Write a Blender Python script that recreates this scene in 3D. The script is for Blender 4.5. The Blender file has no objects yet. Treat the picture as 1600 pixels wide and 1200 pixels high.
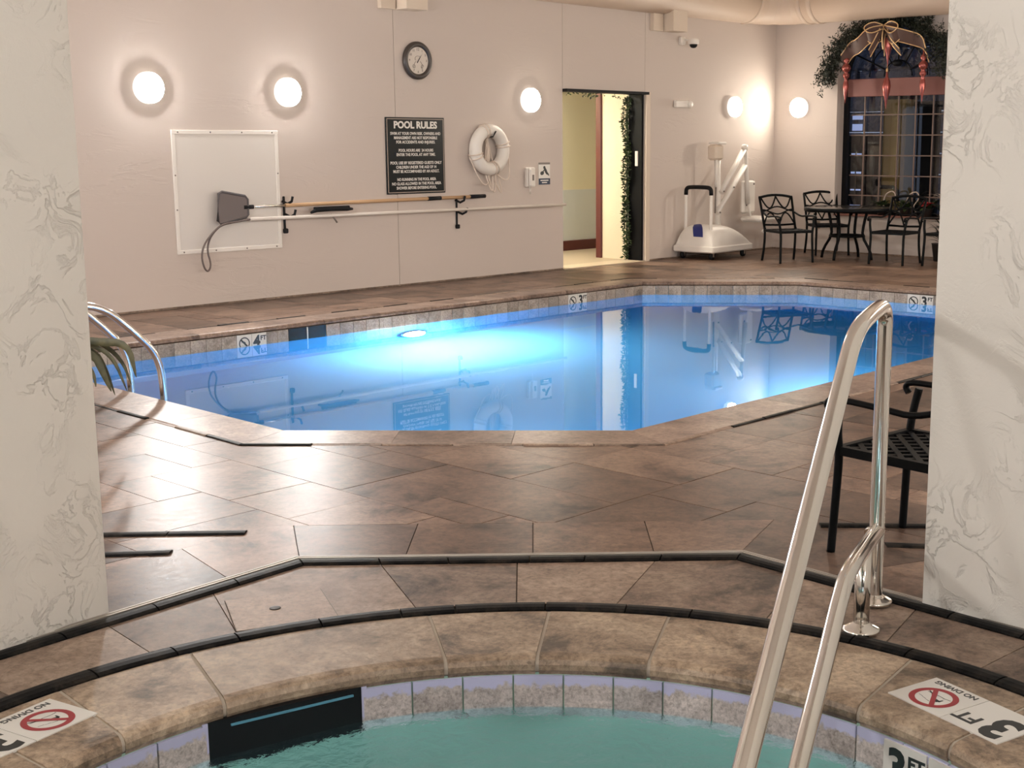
import bpy, math, random
from mathutils import Vector, Matrix
random.seed(7)
sc = bpy.context.scene
COL = sc.collection
PI = math.pi
# ------------------------------------------------------------------ camera
F = 2085.0                      # focal length in pixels of the 1600x1200 frame
PX = 940.0                      # the lens axis meets the frame right of its middle (cropped photograph)
H = 1.6                         # eye height
PITCH = math.atan2(378, F)
cam_d = bpy.data.cameras.new('camera')
cam_d.sensor_width = 36; cam_d.lens = 36 * F / 1600
cam_d.shift_x = (800-PX)/1600
cam_d.clip_start = 0.05; cam_d.clip_end = 200
cam = bpy.data.objects.new('camera', cam_d); COL.objects.link(cam)
cam.location = (0, 0, H); cam.rotation_euler = (PI/2 - PITCH, 0, 0)
sc.camera = cam
# ------------------------------------------------------------------ world and exposure
w = bpy.data.worlds.new('world'); sc.world = w; w.use_nodes = True
w.node_tree.nodes['Background'].inputs[0].default_value = (0.30, 0.36, 0.5, 1)
w.node_tree.nodes['Background'].inputs[1].default_value = 0.22
sc.view_settings.view_transform = 'Standard'
sc.view_settings.look = 'None'
sc.view_settings.gamma = 1.0
sc.view_settings.use_curve_mapping = False
sc.view_settings.exposure = 2.7
sc.cycles.caustics_reflective = False
sc.cycles.caustics_refractive = False
sc.cycles.use_denoising = True
sc.cycles.sample_clamp_indirect = 6
LAMP_COOL = (1.0, 0.965, 0.93); LAMP_WARM = (1.0, 0.90, 0.76); LAMP_SPA = (1.0, 0.97, 0.93)
LAMP_L = 46.0                   # radiance of the hall sconces
SPA_L = 30.0
# ------------------------------------------------------------------ pixel -> place helpers
def ray(x, y):
    u = (x-PX)/F; v = (y-600)/F
    return Vector((u, math.cos(PITCH)-v*math.sin(PITCH), -math.sin(PITCH)-v*math.cos(PITCH)))
EYE = Vector((0, 0, H))
def g(x, y, z=0.0):             # the point of a level plane seen at a pixel
    d = ray(x, y); return EYE + d*((z-H)/d.z)
def onplane(x, y, P, n):
    d = ray(x, y); return EYE + d*((P-EYE).dot(n)/d.dot(n))
ANG = math.radians(48.3)
UA = Vector((math.cos(ANG), math.sin(ANG), 0)); NA = Vector((math.sin(ANG), -math.cos(ANG), 0))
PA = g(880, 421)
UB = Vector((math.sin(ANG), -math.cos(ANG), 0)); NB = -UA
SC_ = 4.65                       # wall coordinate of the room corner
PB = PA + UA*SC_
RA = ANG; RB = ANG - PI/2
def wa(s, z, off=0.0): return PA + UA*s + NA*off + Vector((0, 0, z))
def wb(s, z, off=0.0): return PB + UB*s + NB*off + Vector((0, 0, z))
def WA(x, y):
    q = onplane(x, y, PA, NA); return (q-PA).dot(UA), q.z
def WB(x, y):
    q = onplane(x, y, PB, NB); return (q-PB).dot(UB), q.z
# ------------------------------------------------------------------ mesh helpers
class MB:
    def __init__(s): s.v = []; s.f = []; s.sm = []
    def add(s, vs, fs, smooth=False):
        o = len(s.v); s.v += [tuple(p) for p in vs]
        for f in fs: s.f.append(tuple(i+o for i in f)); s.sm.append(smooth)
        return s
    def box(s, c, d, rz=0.0, bev=0.0):
        x, y, z = d[0]/2, d[1]/2, d[2]/2
        M = Matrix.Translation(Vector(c)) @ Matrix.Rotation(rz, 4, 'Z')
        if bev <= 0:
            vs = [M @ Vector((a*x, b*y, e*z)) for a in (-1, 1) for b in (-1, 1) for e in (-1, 1)]
            fs = [(0,1,3,2),(4,6,7,5),(0,4,5,1),(2,3,7,6),(0,2,6,4),(1,5,7,3)]
            return s.add(vs, fs)
        # bevelled box: three nested rings
        vs = []; b = bev
        for (sx, sy, zz) in ((x-b, y-b, -z), (x, y, -z+b), (x, y, z-b), (x-b, y-b, z)):
            c_ = b if sx == x else b*0.6
            ring = [(-sx+c_, -sy), (sx-c_, -sy), (sx, -sy+c_), (sx, sy-c_), (sx-c_, sy), (-sx+c_, sy), (-sx, sy-c_), (-sx, -sy+c_)]
            vs += [M @ Vector((p[0], p[1], zz)) for p in ring]
        fs = [tuple(range(7, -1, -1)), tuple(range(24, 32))]
        for k in range(3):
            for i in range(8):
                j = (i+1) % 8; fs.append((k*8+i, k*8+j, k*8+8+j, k*8+8+i))
        return s.add(vs, fs)
    def prism(s, poly, z0, z1):
        n = len(poly)
        a = sum(poly[i][0]*poly[(i+1) % n][1]-poly[(i+1) % n][0]*poly[i][1] for i in range(n))
        if a < 0: poly = poly[::-1]
        vs = [(p[0], p[1], z0) for p in poly] + [(p[0], p[1], z1) for p in poly]
        fs = [tuple(range(n-1, -1, -1)), tuple(range(n, 2*n))]
        fs += [(i, (i+1) % n, n+(i+1) % n, n+i) for i in range(n)]
        return s.add(vs, fs)
    def plate(s, pts, th, axis='y'):            # polygon in x-z, thickness along y (0..th)
        n = len(pts)
        a = sum(pts[i][0]*pts[(i+1) % n][1]-pts[(i+1) % n][0]*pts[i][1] for i in range(n))
        if a < 0: pts = pts[::-1]
        vs = [(p[0], 0, p[1]) for p in pts] + [(p[0], th, p[1]) for p in pts]
        fs = [tuple(range(n)), tuple(range(2*n-1, n-1, -1))]
        fs += [(i, n+i, n+(i+1) % n, (i+1) % n) for i in range(n)]
        return s.add(vs, fs)
    def tube(s, path, r, n=10, closed=False, cap=True, flat=None):
        P = [Vector(p) for p in path]; m = len(P)
        rr = r if isinstance(r, (list, tuple)) else [r]*m
        T = []
        for i in range(m):
            if closed: t = P[(i+1) % m]-P[i-1]
            else: t = P[min(i+1, m-1)]-P[max(i-1, 0)]
            T.append(t.normalized() if t.length > 1e-9 else Vector((0, 0, 1)))
        up = Vector((0, 0, 1)) if abs(T[0].z) < 0.9 else Vector((1, 0, 0))
        N = (up - T[0]*up.dot(T[0])).normalized()
        vs = []
        for i in range(m):
            if i: 
                N = N - T[i]*N.dot(T[i]); N.normalize()
            B = T[i].cross(N)
            for k in range(n):
                a = 2*PI*k/n
                ca, sa = math.cos(a)*rr[i], math.sin(a)*rr[i]
                if flat: ca *= flat
                vs.append(P[i]+N*ca+B*sa)
        fs = []
        for i in range(m if closed else m-1):
            j = (i+1) % m
            for k in range(n):
                l = (k+1) % n; fs.append((i*n+k, i*n+l, j*n+l, j*n+k))
        s.add(vs, fs, True)
        if cap and not closed:
            o = len(s.v)-m*n
            s.f.append(tuple(o+k for k in range(n-1, -1, -1))); s.sm.append(False)
            s.f.append(tuple(o+(m-1)*n+k for k in range(n))); s.sm.append(False)
        return s
    def lathe(s, prof, n=24, M=None, smooth=True, cap=True):   # prof: (r, z) about local z
        M = M or Matrix.Identity(4); vs = []; m = len(prof)
        for r, z in prof:
            for k in range(n):
                a = 2*PI*k/n; vs.append(M @ Vector((r*math.cos(a), r*math.sin(a), z)))
        fs = []
        for i in range(m-1):
            for k in range(n):
                l = (k+1) % n; fs.append((i*n+k, i*n+l, (i+1)*n+l, (i+1)*n+k))
        s.add(vs, fs, smooth)
        o = len(s.v)-m*n
        if not cap: return s
        if prof[0][0] > 1e-6: s.f.append(tuple(o+k for k in range(n-1, -1, -1))); s.sm.append(False)
        if prof[-1][0] > 1e-6: s.f.append(tuple(o+(m-1)*n+k for k in range(n))); s.sm.append(False)
        return s
    def mesh(s, name):
        me = bpy.data.meshes.new(name); me.from_pydata(s.v, [], s.f)
        me.polygons.foreach_set('use_smooth', s.sm); me.update(); return me
    def build(s, name, m, parent=None, loc=None, rz=0.0):
        return obj(name, s.mesh(name), m, parent, loc, rz)
def obj(name, me, m, parent=None, loc=None, rz=0.0):
    o = bpy.data.objects.new(name, me); COL.objects.link(o)
    if m is not None and len(me.materials) == 0: me.materials.append(m)
    if loc is not None: o.location = loc
    if rz: o.rotation_euler = (0, 0, rz)
    if parent is not None: o.parent = parent
    return o
def tag(o, label, cat=None, group=None, kind=None):
    if label: o['label'] = label
    if cat: o['category'] = cat
    if group: o['group'] = group
    if kind: o['kind'] = kind
    return o
def thing(name, label, cat, loc=(0, 0, 0), rz=0.0, group=None, kind=None):
    o = bpy.data.objects.new(name, None); COL.objects.link(o)
    o.empty_display_size = 0.1
    o.location = loc; o.rotation_euler = (0, 0, rz)
    return tag(o, label, cat, group, kind)
def dup(root, loc, rz, label=None, group=None):
    r = root.copy(); COL.objects.link(r); r.location = loc; r.rotation_euler = (0, 0, rz)
    if label: r['label'] = label
    if group: r['group'] = group
    for ch in list(root.children):
        c = ch.copy(); COL.objects.link(c); c.parent = r
        for gg in ch.children:
            d = gg.copy(); COL.objects.link(d); d.parent = c
    return r
def text(s, size, m, parent, M, name='lettering', bold=0.0, ext=0.0008, align='CENTER', sx=1.0):
    cu = bpy.data.curves.new('t', 'FONT'); cu.body = s; cu.size = size; cu.align_x = align; cu.align_y = 'CENTER'
    cu.extrude = ext; cu.offset = bold; cu.resolution_u = 3
    o = bpy.data.objects.new('t', cu); COL.objects.link(o)
    dg = bpy.context.evaluated_depsgraph_get()
    me = bpy.data.meshes.new_from_object(o.evaluated_get(dg)); me.name = name
    bpy.data.objects.remove(o); bpy.data.curves.remove(cu)
    me.transform(M @ Matrix.Scale(sx, 4, (1, 0, 0)))
    me.materials.clear()
    return obj(name, me, m, parent)
FACE = Matrix.Rotation(PI/2, 4, 'X')       # text plane -> wall plane (x right, z up, facing -y)
def T(x, y, z): return Matrix.Translation((x, y, z))
# ------------------------------------------------------------------ polygon helpers
def area(p): return 0.5*sum(p[i][0]*p[(i+1) % len(p)][1]-p[(i+1) % len(p)][0]*p[i][1] for i in range(len(p)))
def ccw(p): return p if area(p) > 0 else p[::-1]
def clip(p, a, b, inside=True):            # keep the left side of a->b (or the right)
    sgn = 1 if inside else -1
    d = [sgn*((b[0]-a[0])*(q[1]-a[1])-(b[1]-a[1])*(q[0]-a[0])) for q in p]; out = []
    for i in range(len(p)):
        j = (i+1) % len(p)
        if d[i] >= 0: out.append(p[i])
        if (d[i] > 0 and d[j] < 0) or (d[i] < 0 and d[j] > 0):
            t = d[i]/(d[i]-d[j]); out.append((p[i][0]+(p[j][0]-p[i][0])*t, p[i][1]+(p[j][1]-p[i][1])*t))
    return out
def inter(p, q):
    q = ccw(q)
    for i in range(len(q)):
        p = clip(p, q[i], q[(i+1) % len(q)])
        if len(p) < 3: return []
    return p
def subtract(p, q):                        # convex p minus convex q -> convex pieces
    q = ccw(q); out = []; rest = p
    for i in range(len(q)):
        a, b = q[i], q[(i+1) % len(q)]
        o = clip(rest, a, b, False)
        if len(o) >= 3 and abs(area(o)) > 1e-5: out.append(o)
        rest = clip(rest, a, b)
        if len(rest) < 3: break
    return out
def line_x(p, d, q, e):                    # intersection of p+td, q+se
    det = d[0]*(-e[1])+e[0]*d[1]
    t = ((q[0]-p[0])*(-e[1])+e[0]*(q[1]-p[1]))/det
    return (p[0]+d[0]*t, p[1]+d[1]*t)
def offset(poly, d):                       # convex ccw polygon moved outward by d
    poly = ccw(poly); n = len(poly); L = []
    for i in range(n):
        a, b = poly[i], poly[(i+1) % n]; l = math.hypot(b[0]-a[0], b[1]-a[1])
        nx, ny = (b[1]-a[1])/l, -(b[0]-a[0])/l
        L.append(((a[0]+nx*d, a[1]+ny*d), (b[0]-a[0], b[1]-a[1])))
    return [line_x(*L[i-1], *L[i]) for i in range(n)]
def lerp(a, b, t): return (a[0]+(b[0]-a[0])*t, a[1]+(b[1]-a[1])*t)
def stone(inn, out, prof, M=None):         # sweep: prof = (t across, z); inn/out: plan points
    mb = MB(); m = len(prof); n = len(inn); vs = []
    for i in range(n):
        for t, z in prof:
            p = lerp(inn[i], out[i], t); vs.append((p[0], p[1], z))
    fs = []
    for i in range(n-1):
        for k in range(m-1):
            fs.append((i*m+k, (i+1)*m+k, (i+1)*m+k+1, i*m+k+1))
        fs.append((i*m+m-1, (i+1)*m+m-1, (i+1)*m, i*m))
    mb.add(vs, fs, False)
    mb.f.append(tuple(range(m))); mb.sm.append(False)
    mb.f.append(tuple((n-1)*m+k for k in range(m-1, -1, -1))); mb.sm.append(False)
    return mb
def centred(mb):                           # move mesh so its origin is its own centre
    n = len(mb.v); c = Vector((sum(v[0] for v in mb.v)/n, sum(v[1] for v in mb.v)/n, 0))
    mb.v = [(v[0]-c.x, v[1]-c.y, v[2]) for v in mb.v]; return c
def fix(o):                                # consistent outward normals
    import bmesh
    bm = bmesh.new(); bm.from_mesh(o.data); bmesh.ops.recalc_face_normals(bm, faces=bm.faces); bm.to_mesh(o.data); bm.free(); return o
def joint_gap(a, b, gap):                  # shorten a segment at both ends
    l = math.hypot(b[0]-a[0], b[1]-a[1]); t = gap/l
    return lerp(a, b, t), lerp(a, b, 1-t)
# ------------------------------------------------------------------ materials
def mat(name, col=(0.8, 0.8, 0.8), rough=0.5, metal=0.0, emit=None, es=0.0, spec=None, coat=0.0):
    m = bpy.data.materials.new(name); m.use_nodes = True
    b = m.node_tree.nodes['Principled BSDF']
    b.inputs['Base Color'].default_value = (*col, 1); b.inputs['Roughness'].default_value = rough
    b.inputs['Metallic'].default_value = metal
    if spec is not None: b.inputs['Specular IOR Level'].default_value = spec
    if coat: b.inputs['Coat Weight'].default_value = coat; b.inputs['Coat Roughness'].default_value = 0.1
    if emit: b.inputs['Emission Color'].default_value = (*emit, 1); b.inputs['Emission Strength'].default_value = es
    return m
class NT:
    def __init__(s, m): s.nt = m.node_tree; s.b = s.nt.nodes['Principled BSDF']
    def n(s, t, **kw):
        k = s.nt.nodes.new(t)
        for a, v in kw.items():
            if a in k.inputs.keys() if False else False: pass
            setattr(k, a, v)
        return k
    def l(s, a, b): s.nt.links.new(a, b)
    def noise(s, vec, scale, detail=4, rough=0.55, dist=0.0):
        k = s.nt.nodes.new('ShaderNodeTexNoise'); k.inputs['Scale'].default_value = scale
        k.inputs['Detail'].default_value = detail; k.inputs['Roughness'].default_value = rough; k.inputs['Distortion'].default_value = dist
        s.l(vec, k.inputs['Vector']); return k.outputs['Fac']
    def ramp(s, fac, stops, interp='LINEAR'):
        k = s.nt.nodes.new('ShaderNodeValToRGB'); k.color_ramp.interpolation = interp
        e = k.color_ramp.elements
        while len(e) < len(stops): e.new(0.5)
        for i, (p, c) in enumerate(stops):
            e[i].position = p; e[i].color = (*c, 1) if len(c) == 3 else c
        s.l(fac, k.inputs['Fac']); return k.outputs['Color']
    def mix(s, a, b, fac, mode='MIX'):
        k = s.nt.nodes.new('ShaderNodeMix'); k.data_type = 'RGBA'; k.blend_type = mode
        for sock, v in ((k.inputs[0], fac), (k.inputs[6], a), (k.inputs[7], b)):
            if isinstance(v, bpy.types.NodeSocket): s.l(v, sock)
            elif isinstance(v, (int, float)): sock.default_value = v
            else: sock.default_value = (*v, 1)
        return k.outputs[2]
    def math(s, op, a, b=0.0):
        k = s.nt.nodes.new('ShaderNodeMath'); k.operation = op
        for sock, v in ((k.inputs[0], a), (k.inputs[1], b)):
            if isinstance(v, bpy.types.NodeSocket): s.l(v, sock)
            else: sock.default_value = v
        return k.outputs[0]
    def bump(s, h, strength, dist):
        k = s.nt.nodes.new('ShaderNodeBump'); k.inputs['Strength'].default_value = strength; k.inputs['Distance'].default_value = dist
        s.l(h, k.inputs['Height']); s.l(k.outputs[0], s.b.inputs['Normal'])
    def coords(s, kind='Object', rnd=0.0):
        tc = s.nt.nodes.new('ShaderNodeTexCoord'); v = tc.outputs[kind]
        if rnd:
            oi = s.nt.nodes.new('ShaderNodeObjectInfo'); k = s.nt.nodes.new('ShaderNodeVectorMath'); k.operation = 'ADD'
            mm = s.math('MULTIPLY', oi.outputs['Random'], rnd)
            cb = s.nt.nodes.new('ShaderNodeCombineXYZ')
            for i in range(3): s.l(mm, cb.inputs[i])
            s.l(v, k.inputs[0]); s.l(cb.outputs[0], k.inputs[1]); s.oi = oi; return k.outputs[0]
        return v
def plaster(name, c1, c2, scale, strength, dist, lo=0.47, hi=0.53, stretch=(1, 1, 1), sparse=0.5):
    m = mat(name, c1, 0.75); t = NT(m); v0 = t.coords('Object')
    mp_ = t.nt.nodes.new('ShaderNodeMapping'); mp_.inputs['Scale'].default_value = stretch; t.l(v0, mp_.inputs['Vector']); v = mp_.outputs[0]
    big = t.noise(v, scale*0.35, 3, 0.5)
    t.l(t.mix(c1, c2, big), t.b.inputs['Base Color'])
    n1 = t.noise(v, scale, 8, 0.62, 1.6)                       # trowel laps: flat plateaus with torn edges
    r = t.ramp(n1, [(lo, (0, 0, 0)), (hi, (1, 1, 1))])
    where = t.ramp(t.noise(v, scale*0.55, 2, 0.5), [(sparse-0.05, (0.08, 0.08, 0.08)), (sparse+0.12, (1, 1, 1))])
    n2 = t.noise(v, scale*9, 5, 0.65)
    h = t.math('ADD', t.math('MULTIPLY', r, where), t.math('MULTIPLY', n2, 0.22))
    t.bump(h, strength, dist); return m
M_WALL = plaster('hall_plaster', (0.60, 0.525, 0.475), (0.55, 0.48, 0.435), 2.2, 0.35, 0.006, stretch=(0.45, 1, 1.6), sparse=0.55)
M_PILLAR = plaster('alcove_plaster', (0.75, 0.715, 0.66), (0.71, 0.68, 0.63), 5.5, 0.75, 0.006, sparse=0.5)
M_CEIL = mat('ceiling_paint', (0.62, 0.55, 0.49), 0.8)
def stone_mat(name, c_lo, c_mid, c_hi, rough, pits=0.5, scale=3.0, bump=0.25, rv=0.5, spec=0.5):
    m = mat(name, c_mid, rough, spec=spec); t = NT(m); v = t.coords('Object', 37.0)
    n1 = t.noise(v, scale, 10, 0.72, 0.35)
    col = t.ramp(n1, [(0.36, c_lo), (0.47, c_mid), (0.56, tuple((a+b)/2 for a, b in zip(c_mid, c_hi))), (0.66, c_hi)])
    n2 = t.noise(v, scale*11, 8, 0.75, 0.4)
    fine = t.ramp(n2, [(0.36, (0.50, 0.47, 0.44)), (0.5, (0.95, 0.94, 0.93)), (0.64, (1.30, 1.28, 1.25))])
    col = t.mix(col, fine, 0.85, 'MULTIPLY')
    rnd = t.ramp(t.oi.outputs['Random'], [(0.0, (1-rv*0.6,)*3), (0.5, (1, 0.96, 0.93)), (1.0, (1+rv*0.45,)*3)])
    col = t.mix(col, rnd, 0.85, 'MULTIPLY')
    vo = t.nt.nodes.new('ShaderNodeTexVoronoi'); vo.inputs['Scale'].default_value = 30; vo.inputs['Randomness'].default_value = 1.0; t.l(v, vo.inputs['Vector'])
    n3 = t.noise(v, 3.0, 4, 0.65)
    pit = t.ramp(t.math('ADD', vo.outputs['Distance'], t.math('MULTIPLY', n3, 0.9)), [(0.42, (0, 0, 0)), (0.48, (1, 1, 1))])
    col = t.mix(col, t.mix((0.22, 0.18, 0.15), (1, 1, 1), pit), pits, 'MULTIPLY')
    t.l(col, t.b.inputs['Base Color'])
    rr = t.math('ADD', t.math('MULTIPLY', n2, 0.22), rough-0.11); t.l(rr, t.b.inputs['Roughness'])
    t.bump(t.math('ADD', t.math('MULTIPLY', n2, 0.5), t.math('MULTIPLY', pit, 0.5)), bump, 0.004)
    return m
M_TILE = stone_mat('travertine_paver', (0.05, 0.033, 0.025), (0.15, 0.098, 0.074), (0.23, 0.155, 0.115), 0.36, scale=2.6, rv=0.7, spec=0.17)
M_RING = stone_mat('travertine_surround', (0.075, 0.054, 0.042), (0.22, 0.158, 0.122), (0.36, 0.275, 0.215), 0.45, rv=0.4, spec=0.25)
M_COPE = stone_mat('travertine_coping', (0.11, 0.08, 0.056), (0.31, 0.23, 0.163), (0.50, 0.40, 0.295), 0.5, scale=4.0, rv=0.35)
M_PCOPE = stone_mat('pool_coping_stone', (0.12, 0.085, 0.07), (0.25, 0.18, 0.145), (0.36, 0.27, 0.22), 0.36, rv=0.35, spec=0.2)
M_WTILE = stone_mat('waterline_tile', (0.22, 0.19, 0.16), (0.36, 0.31, 0.27), (0.46, 0.41, 0.36), 0.4, scale=6, rv=0.4)
M_STILE = stone_mat('spa_wall_tile', (0.30, 0.27, 0.26), (0.48, 0.44, 0.43), (0.62, 0.58, 0.57), 0.4, scale=7, rv=0.3)
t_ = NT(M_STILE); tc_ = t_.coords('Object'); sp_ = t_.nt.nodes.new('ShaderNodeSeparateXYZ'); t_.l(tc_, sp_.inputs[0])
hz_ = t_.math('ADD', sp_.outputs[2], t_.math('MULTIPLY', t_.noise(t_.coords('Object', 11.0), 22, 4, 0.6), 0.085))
lime_glow = t_.ramp(hz_, [(0.0, (0, 0, 0)), (0.001, (0, 0, 0))]); 
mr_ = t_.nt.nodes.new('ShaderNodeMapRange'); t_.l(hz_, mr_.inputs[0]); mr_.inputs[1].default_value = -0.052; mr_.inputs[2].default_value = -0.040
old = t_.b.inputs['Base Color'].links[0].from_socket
t_.l(t_.mix(old, (0.52, 0.53, 0.74), mr_.outputs[0]), t_.b.inputs['Base Color'])  # lime scale along the tile tops, with bluish underwater glow painted into its colour
M_GROUT = mat('grout', (0.09, 0.07, 0.055), 0.9)
M_GROUTL = mat('pale_grout', (0.45, 0.39, 0.32), 0.9)
M_PENCIL = stone_mat('slate_pencil_tile', (0.003, 0.003, 0.0035), (0.007, 0.0075, 0.0085), (0.03, 0.026, 0.022), 0.42, pits=0.2, scale=9, rv=0.5, spec=0.06)
M_ALU = mat('aluminium_track', (0.42, 0.38, 0.34), 0.45, 0.7)
M_CHROME = mat('stainless_steel', (0.78, 0.75, 0.70), 0.13, 1.0)
M_BLACK = mat('black_cast_metal', (0.003, 0.0034, 0.004), 0.45, spec=0.1)
M_WHITE = mat('white_plastic', (0.78, 0.74, 0.69), 0.45)
M_WHITEB = mat('white_board_face', (0.66, 0.62, 0.58), 0.35)
M_CREAM = mat('cream_paint', (0.66, 0.56, 0.46), 0.6)
M_DUCT = mat('beige_duct_paint', (0.58, 0.46, 0.37), 0.5)
M_DARK = mat('black_plastic', (0.006, 0.006, 0.007), 0.5, spec=0.2)
M_SCREW = mat('screw', (0.2, 0.17, 0.15), 0.5)
M_GREY = mat('grey_net', (0.17, 0.145, 0.14), 0.8)
M_TAN = mat('tan_pole', (0.48, 0.30, 0.16), 0.5)
M_POLE = mat('white_pole', (0.66, 0.60, 0.54), 0.4)
M_ROPE = mat('rope', (0.70, 0.60, 0.52), 0.8)
M_FOAM = mat('white_foam', (0.76, 0.72, 0.67), 0.55)
M_SIGN = mat('sign_black', (0.004, 0.006, 0.007), 0.3, spec=0.2)
M_SIGNW = mat('sign_lettering', (0.75, 0.72, 0.68), 0.5)
M_GOLD = mat('sign_border', (0.42, 0.34, 0.28), 0.4)
M_WOOD = mat('mahogany', (0.10, 0.02, 0.016), 0.4)
M_BLUE = mat('blue_panel', (0.01, 0.02, 0.16), 0.4)
M_NAVY = mat('navy_panel', (0.015, 0.03, 0.07), 0.5)
M_RED = mat('marker_red', (0.33, 0.02, 0.03), 0.4)
M_INK = mat('marker_black', (0.015, 0.017, 0.018), 0.4)
M_CERAM = mat('marker_white', (0.72, 0.70, 0.66), 0.3)
M_COPPER = mat('copper_glass', (0.34, 0.09, 0.075), 0.25, 0.6)
M_RIBBON = mat('brown_ribbon', (0.10, 0.055, 0.045), 0.5)
M_RIBGOLD = mat('gold_ribbon_edge', (0.75, 0.50, 0.26), 0.35, 0.5)
M_SALMON = mat('transom_paint', (0.25, 0.10, 0.085), 0.55)
M_BAR = mat('muntin_paint', (0.17, 0.11, 0.085), 0.5)
M_LEAD = mat('dark_window_frame', (0.003, 0.003, 0.004), 0.5, spec=0.15)
def leafy(name, a, b):
    m = mat(name, a, 0.6); t = NT(m); v = t.coords('Object')
    t.l(t.ramp(t.noise(v, 14, 2), [(0.35, a), (0.7, b)]), t.b.inputs['Base Color']); return m
M_FIR = leafy('fir_needles', (0.006, 0.010, 0.006), (0.028, 0.034, 0.018))
M_IVY = leafy('garland_leaves', (0.01, 0.016, 0.008), (0.05, 0.09, 0.02))
M_PALM = leafy('palm_leaf', (0.025, 0.028, 0.012), (0.09, 0.08, 0.035))
M_PETAL = mat('red_petal', (0.55, 0.04, 0.05), 0.6)
M_POT = mat('dark_pot', (0.02, 0.016, 0.014), 0.5)
M_TWIG = mat('pale_twig', (0.45, 0.36, 0.30), 0.6)
def glow(name, c, s): return mat(name, (0.9, 0.9, 0.9), 0.5, emit=c, es=s)
M_FILLC = glow('fill_lamp_neutral', LAMP_COOL, LAMP_L*0.55)
M_OPAL = mat('lamp_opal_rim', (0.85, 0.82, 0.78), 0.4, emit=(1.0, 0.95, 0.88), es=0.16)
M_LAMPB = glow('lamp_diffuser_bright', LAMP_COOL, LAMP_L*1.45)
M_LAMPV = glow('lamp_diffuser_visible_warm', LAMP_WARM, LAMP_L*0.50)
M_LAMPX = glow('lamp_diffuser_corner', LAMP_WARM, LAMP_L*0.38)
M_FILLF = glow('fill_lamp_flank', LAMP_COOL, LAMP_L*1.9)
M_FILLW = glow('fill_lamp_warm', LAMP_WARM, LAMP_L*1.15)
M_LAMPS = glow('lamp_diffuser_alcove', LAMP_SPA, SPA_L)
M_LAMPP = glow('pool_light_lens', (1.0, 0.95, 0.96), 300)
M_LAMPQ = glow('spa_light_lens', (0.66, 0.85, 1.0), 60)
def water_mat(name, tint, scale, strength, dist, rough=0.0, mask=False):
    m = bpy.data.materials.new(name); m.use_nodes = True; nt = m.node_tree
    nt.nodes.remove(nt.nodes['Principled BSDF'])
    gl = nt.nodes.new('ShaderNodeBsdfGlass'); gl.inputs['IOR'].default_value = 1.33
    gl.inputs['Roughness'].default_value = rough; gl.inputs['Color'].default_value = (*tint, 1)
    tc = nt.nodes.new('ShaderNodeTexCoord'); no = nt.nodes.new('ShaderNodeTexNoise')
    no.inputs['Scale'].default_value = scale; no.inputs['Detail'].default_value = 4; no.inputs['Distortion'].default_value = 0.6
    bp = nt.nodes.new('ShaderNodeBump'); bp.inputs['Strength'].default_value = strength; bp.inputs['Distance'].default_value = dist
    nt.links.new(tc.outputs['Object'], no.inputs['Vector']); nt.links.new(no.outputs['Fac'], bp.inputs['Height'])
    nt.links.new(bp.outputs[0], gl.inputs['Normal'])
    nt.links.new(gl.outputs[0], nt.nodes['Material Output'].inputs['Surface'])
    return m
M_WATER = water_mat('pool_water', (0.90, 0.97, 1.0), 1.6, 0.04, 0.01)
M_SWATER = water_mat('spa_water', (0.88, 0.97, 0.94), 17.0, 0.9, 0.035, 0.05)
M_SHELL = mat('pool_plaster_blue', (0.075, 0.43, 0.80), 0.8)
M_SPASHELL = mat('spa_plaster', (0.30, 0.46, 0.36), 0.8)
M_STREET = plaster('outside_stone', (0.10, 0.13, 0.23), (0.05, 0.055, 0.07), 5.0, 0.8, 0.05)
M_OCHRE = mat('ochre_column', (0.26, 0.17, 0.05), 0.7)
M_NIGHT = mat('outside_dark', (0.012, 0.013, 0.015), 0.9, spec=0.1)
M_SKYLIT = glow('lit_far_panes', (0.30, 0.42, 0.80), 0.10)
M_PANE = bpy.data.materials.new('window_glass'); M_PANE.use_nodes = True
_nt = M_PANE.node_tree; _nt.nodes.remove(_nt.nodes['Principled BSDF'])
_tr = _nt.nodes.new('ShaderNodeBsdfTransparent'); _gl = _nt.nodes.new('ShaderNodeBsdfGlossy'); _gl.inputs['Roughness'].default_value = 0.0
_fr = _nt.nodes.new('ShaderNodeFresnel'); _fr.inputs['IOR'].default_value = 1.5; _mx = _nt.nodes.new('ShaderNodeMixShader')
_nt.links.new(_fr.outputs[0], _mx.inputs[0]); _nt.links.new(_tr.outputs[0], _mx.inputs[1]); _nt.links.new(_gl.outputs[0], _mx.inputs[2])
_nt.links.new(_mx.outputs[0], _nt.nodes['Material Output'].inputs['Surface'])
M_HALLW = plaster('vestibule_plaster', (0.72, 0.62, 0.47), (0.66, 0.57, 0.43), 3.0, 0.4, 0.008)
M_HALLP = mat('vestibule_panel', (0.84, 0.80, 0.58), 0.6)
M_HALLL = mat('vestibule_lower_panel', (0.70, 0.74, 0.70), 0.4)
M_HALLF = mat('vestibule_floor', (0.42, 0.34, 0.24), 0.5)
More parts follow.
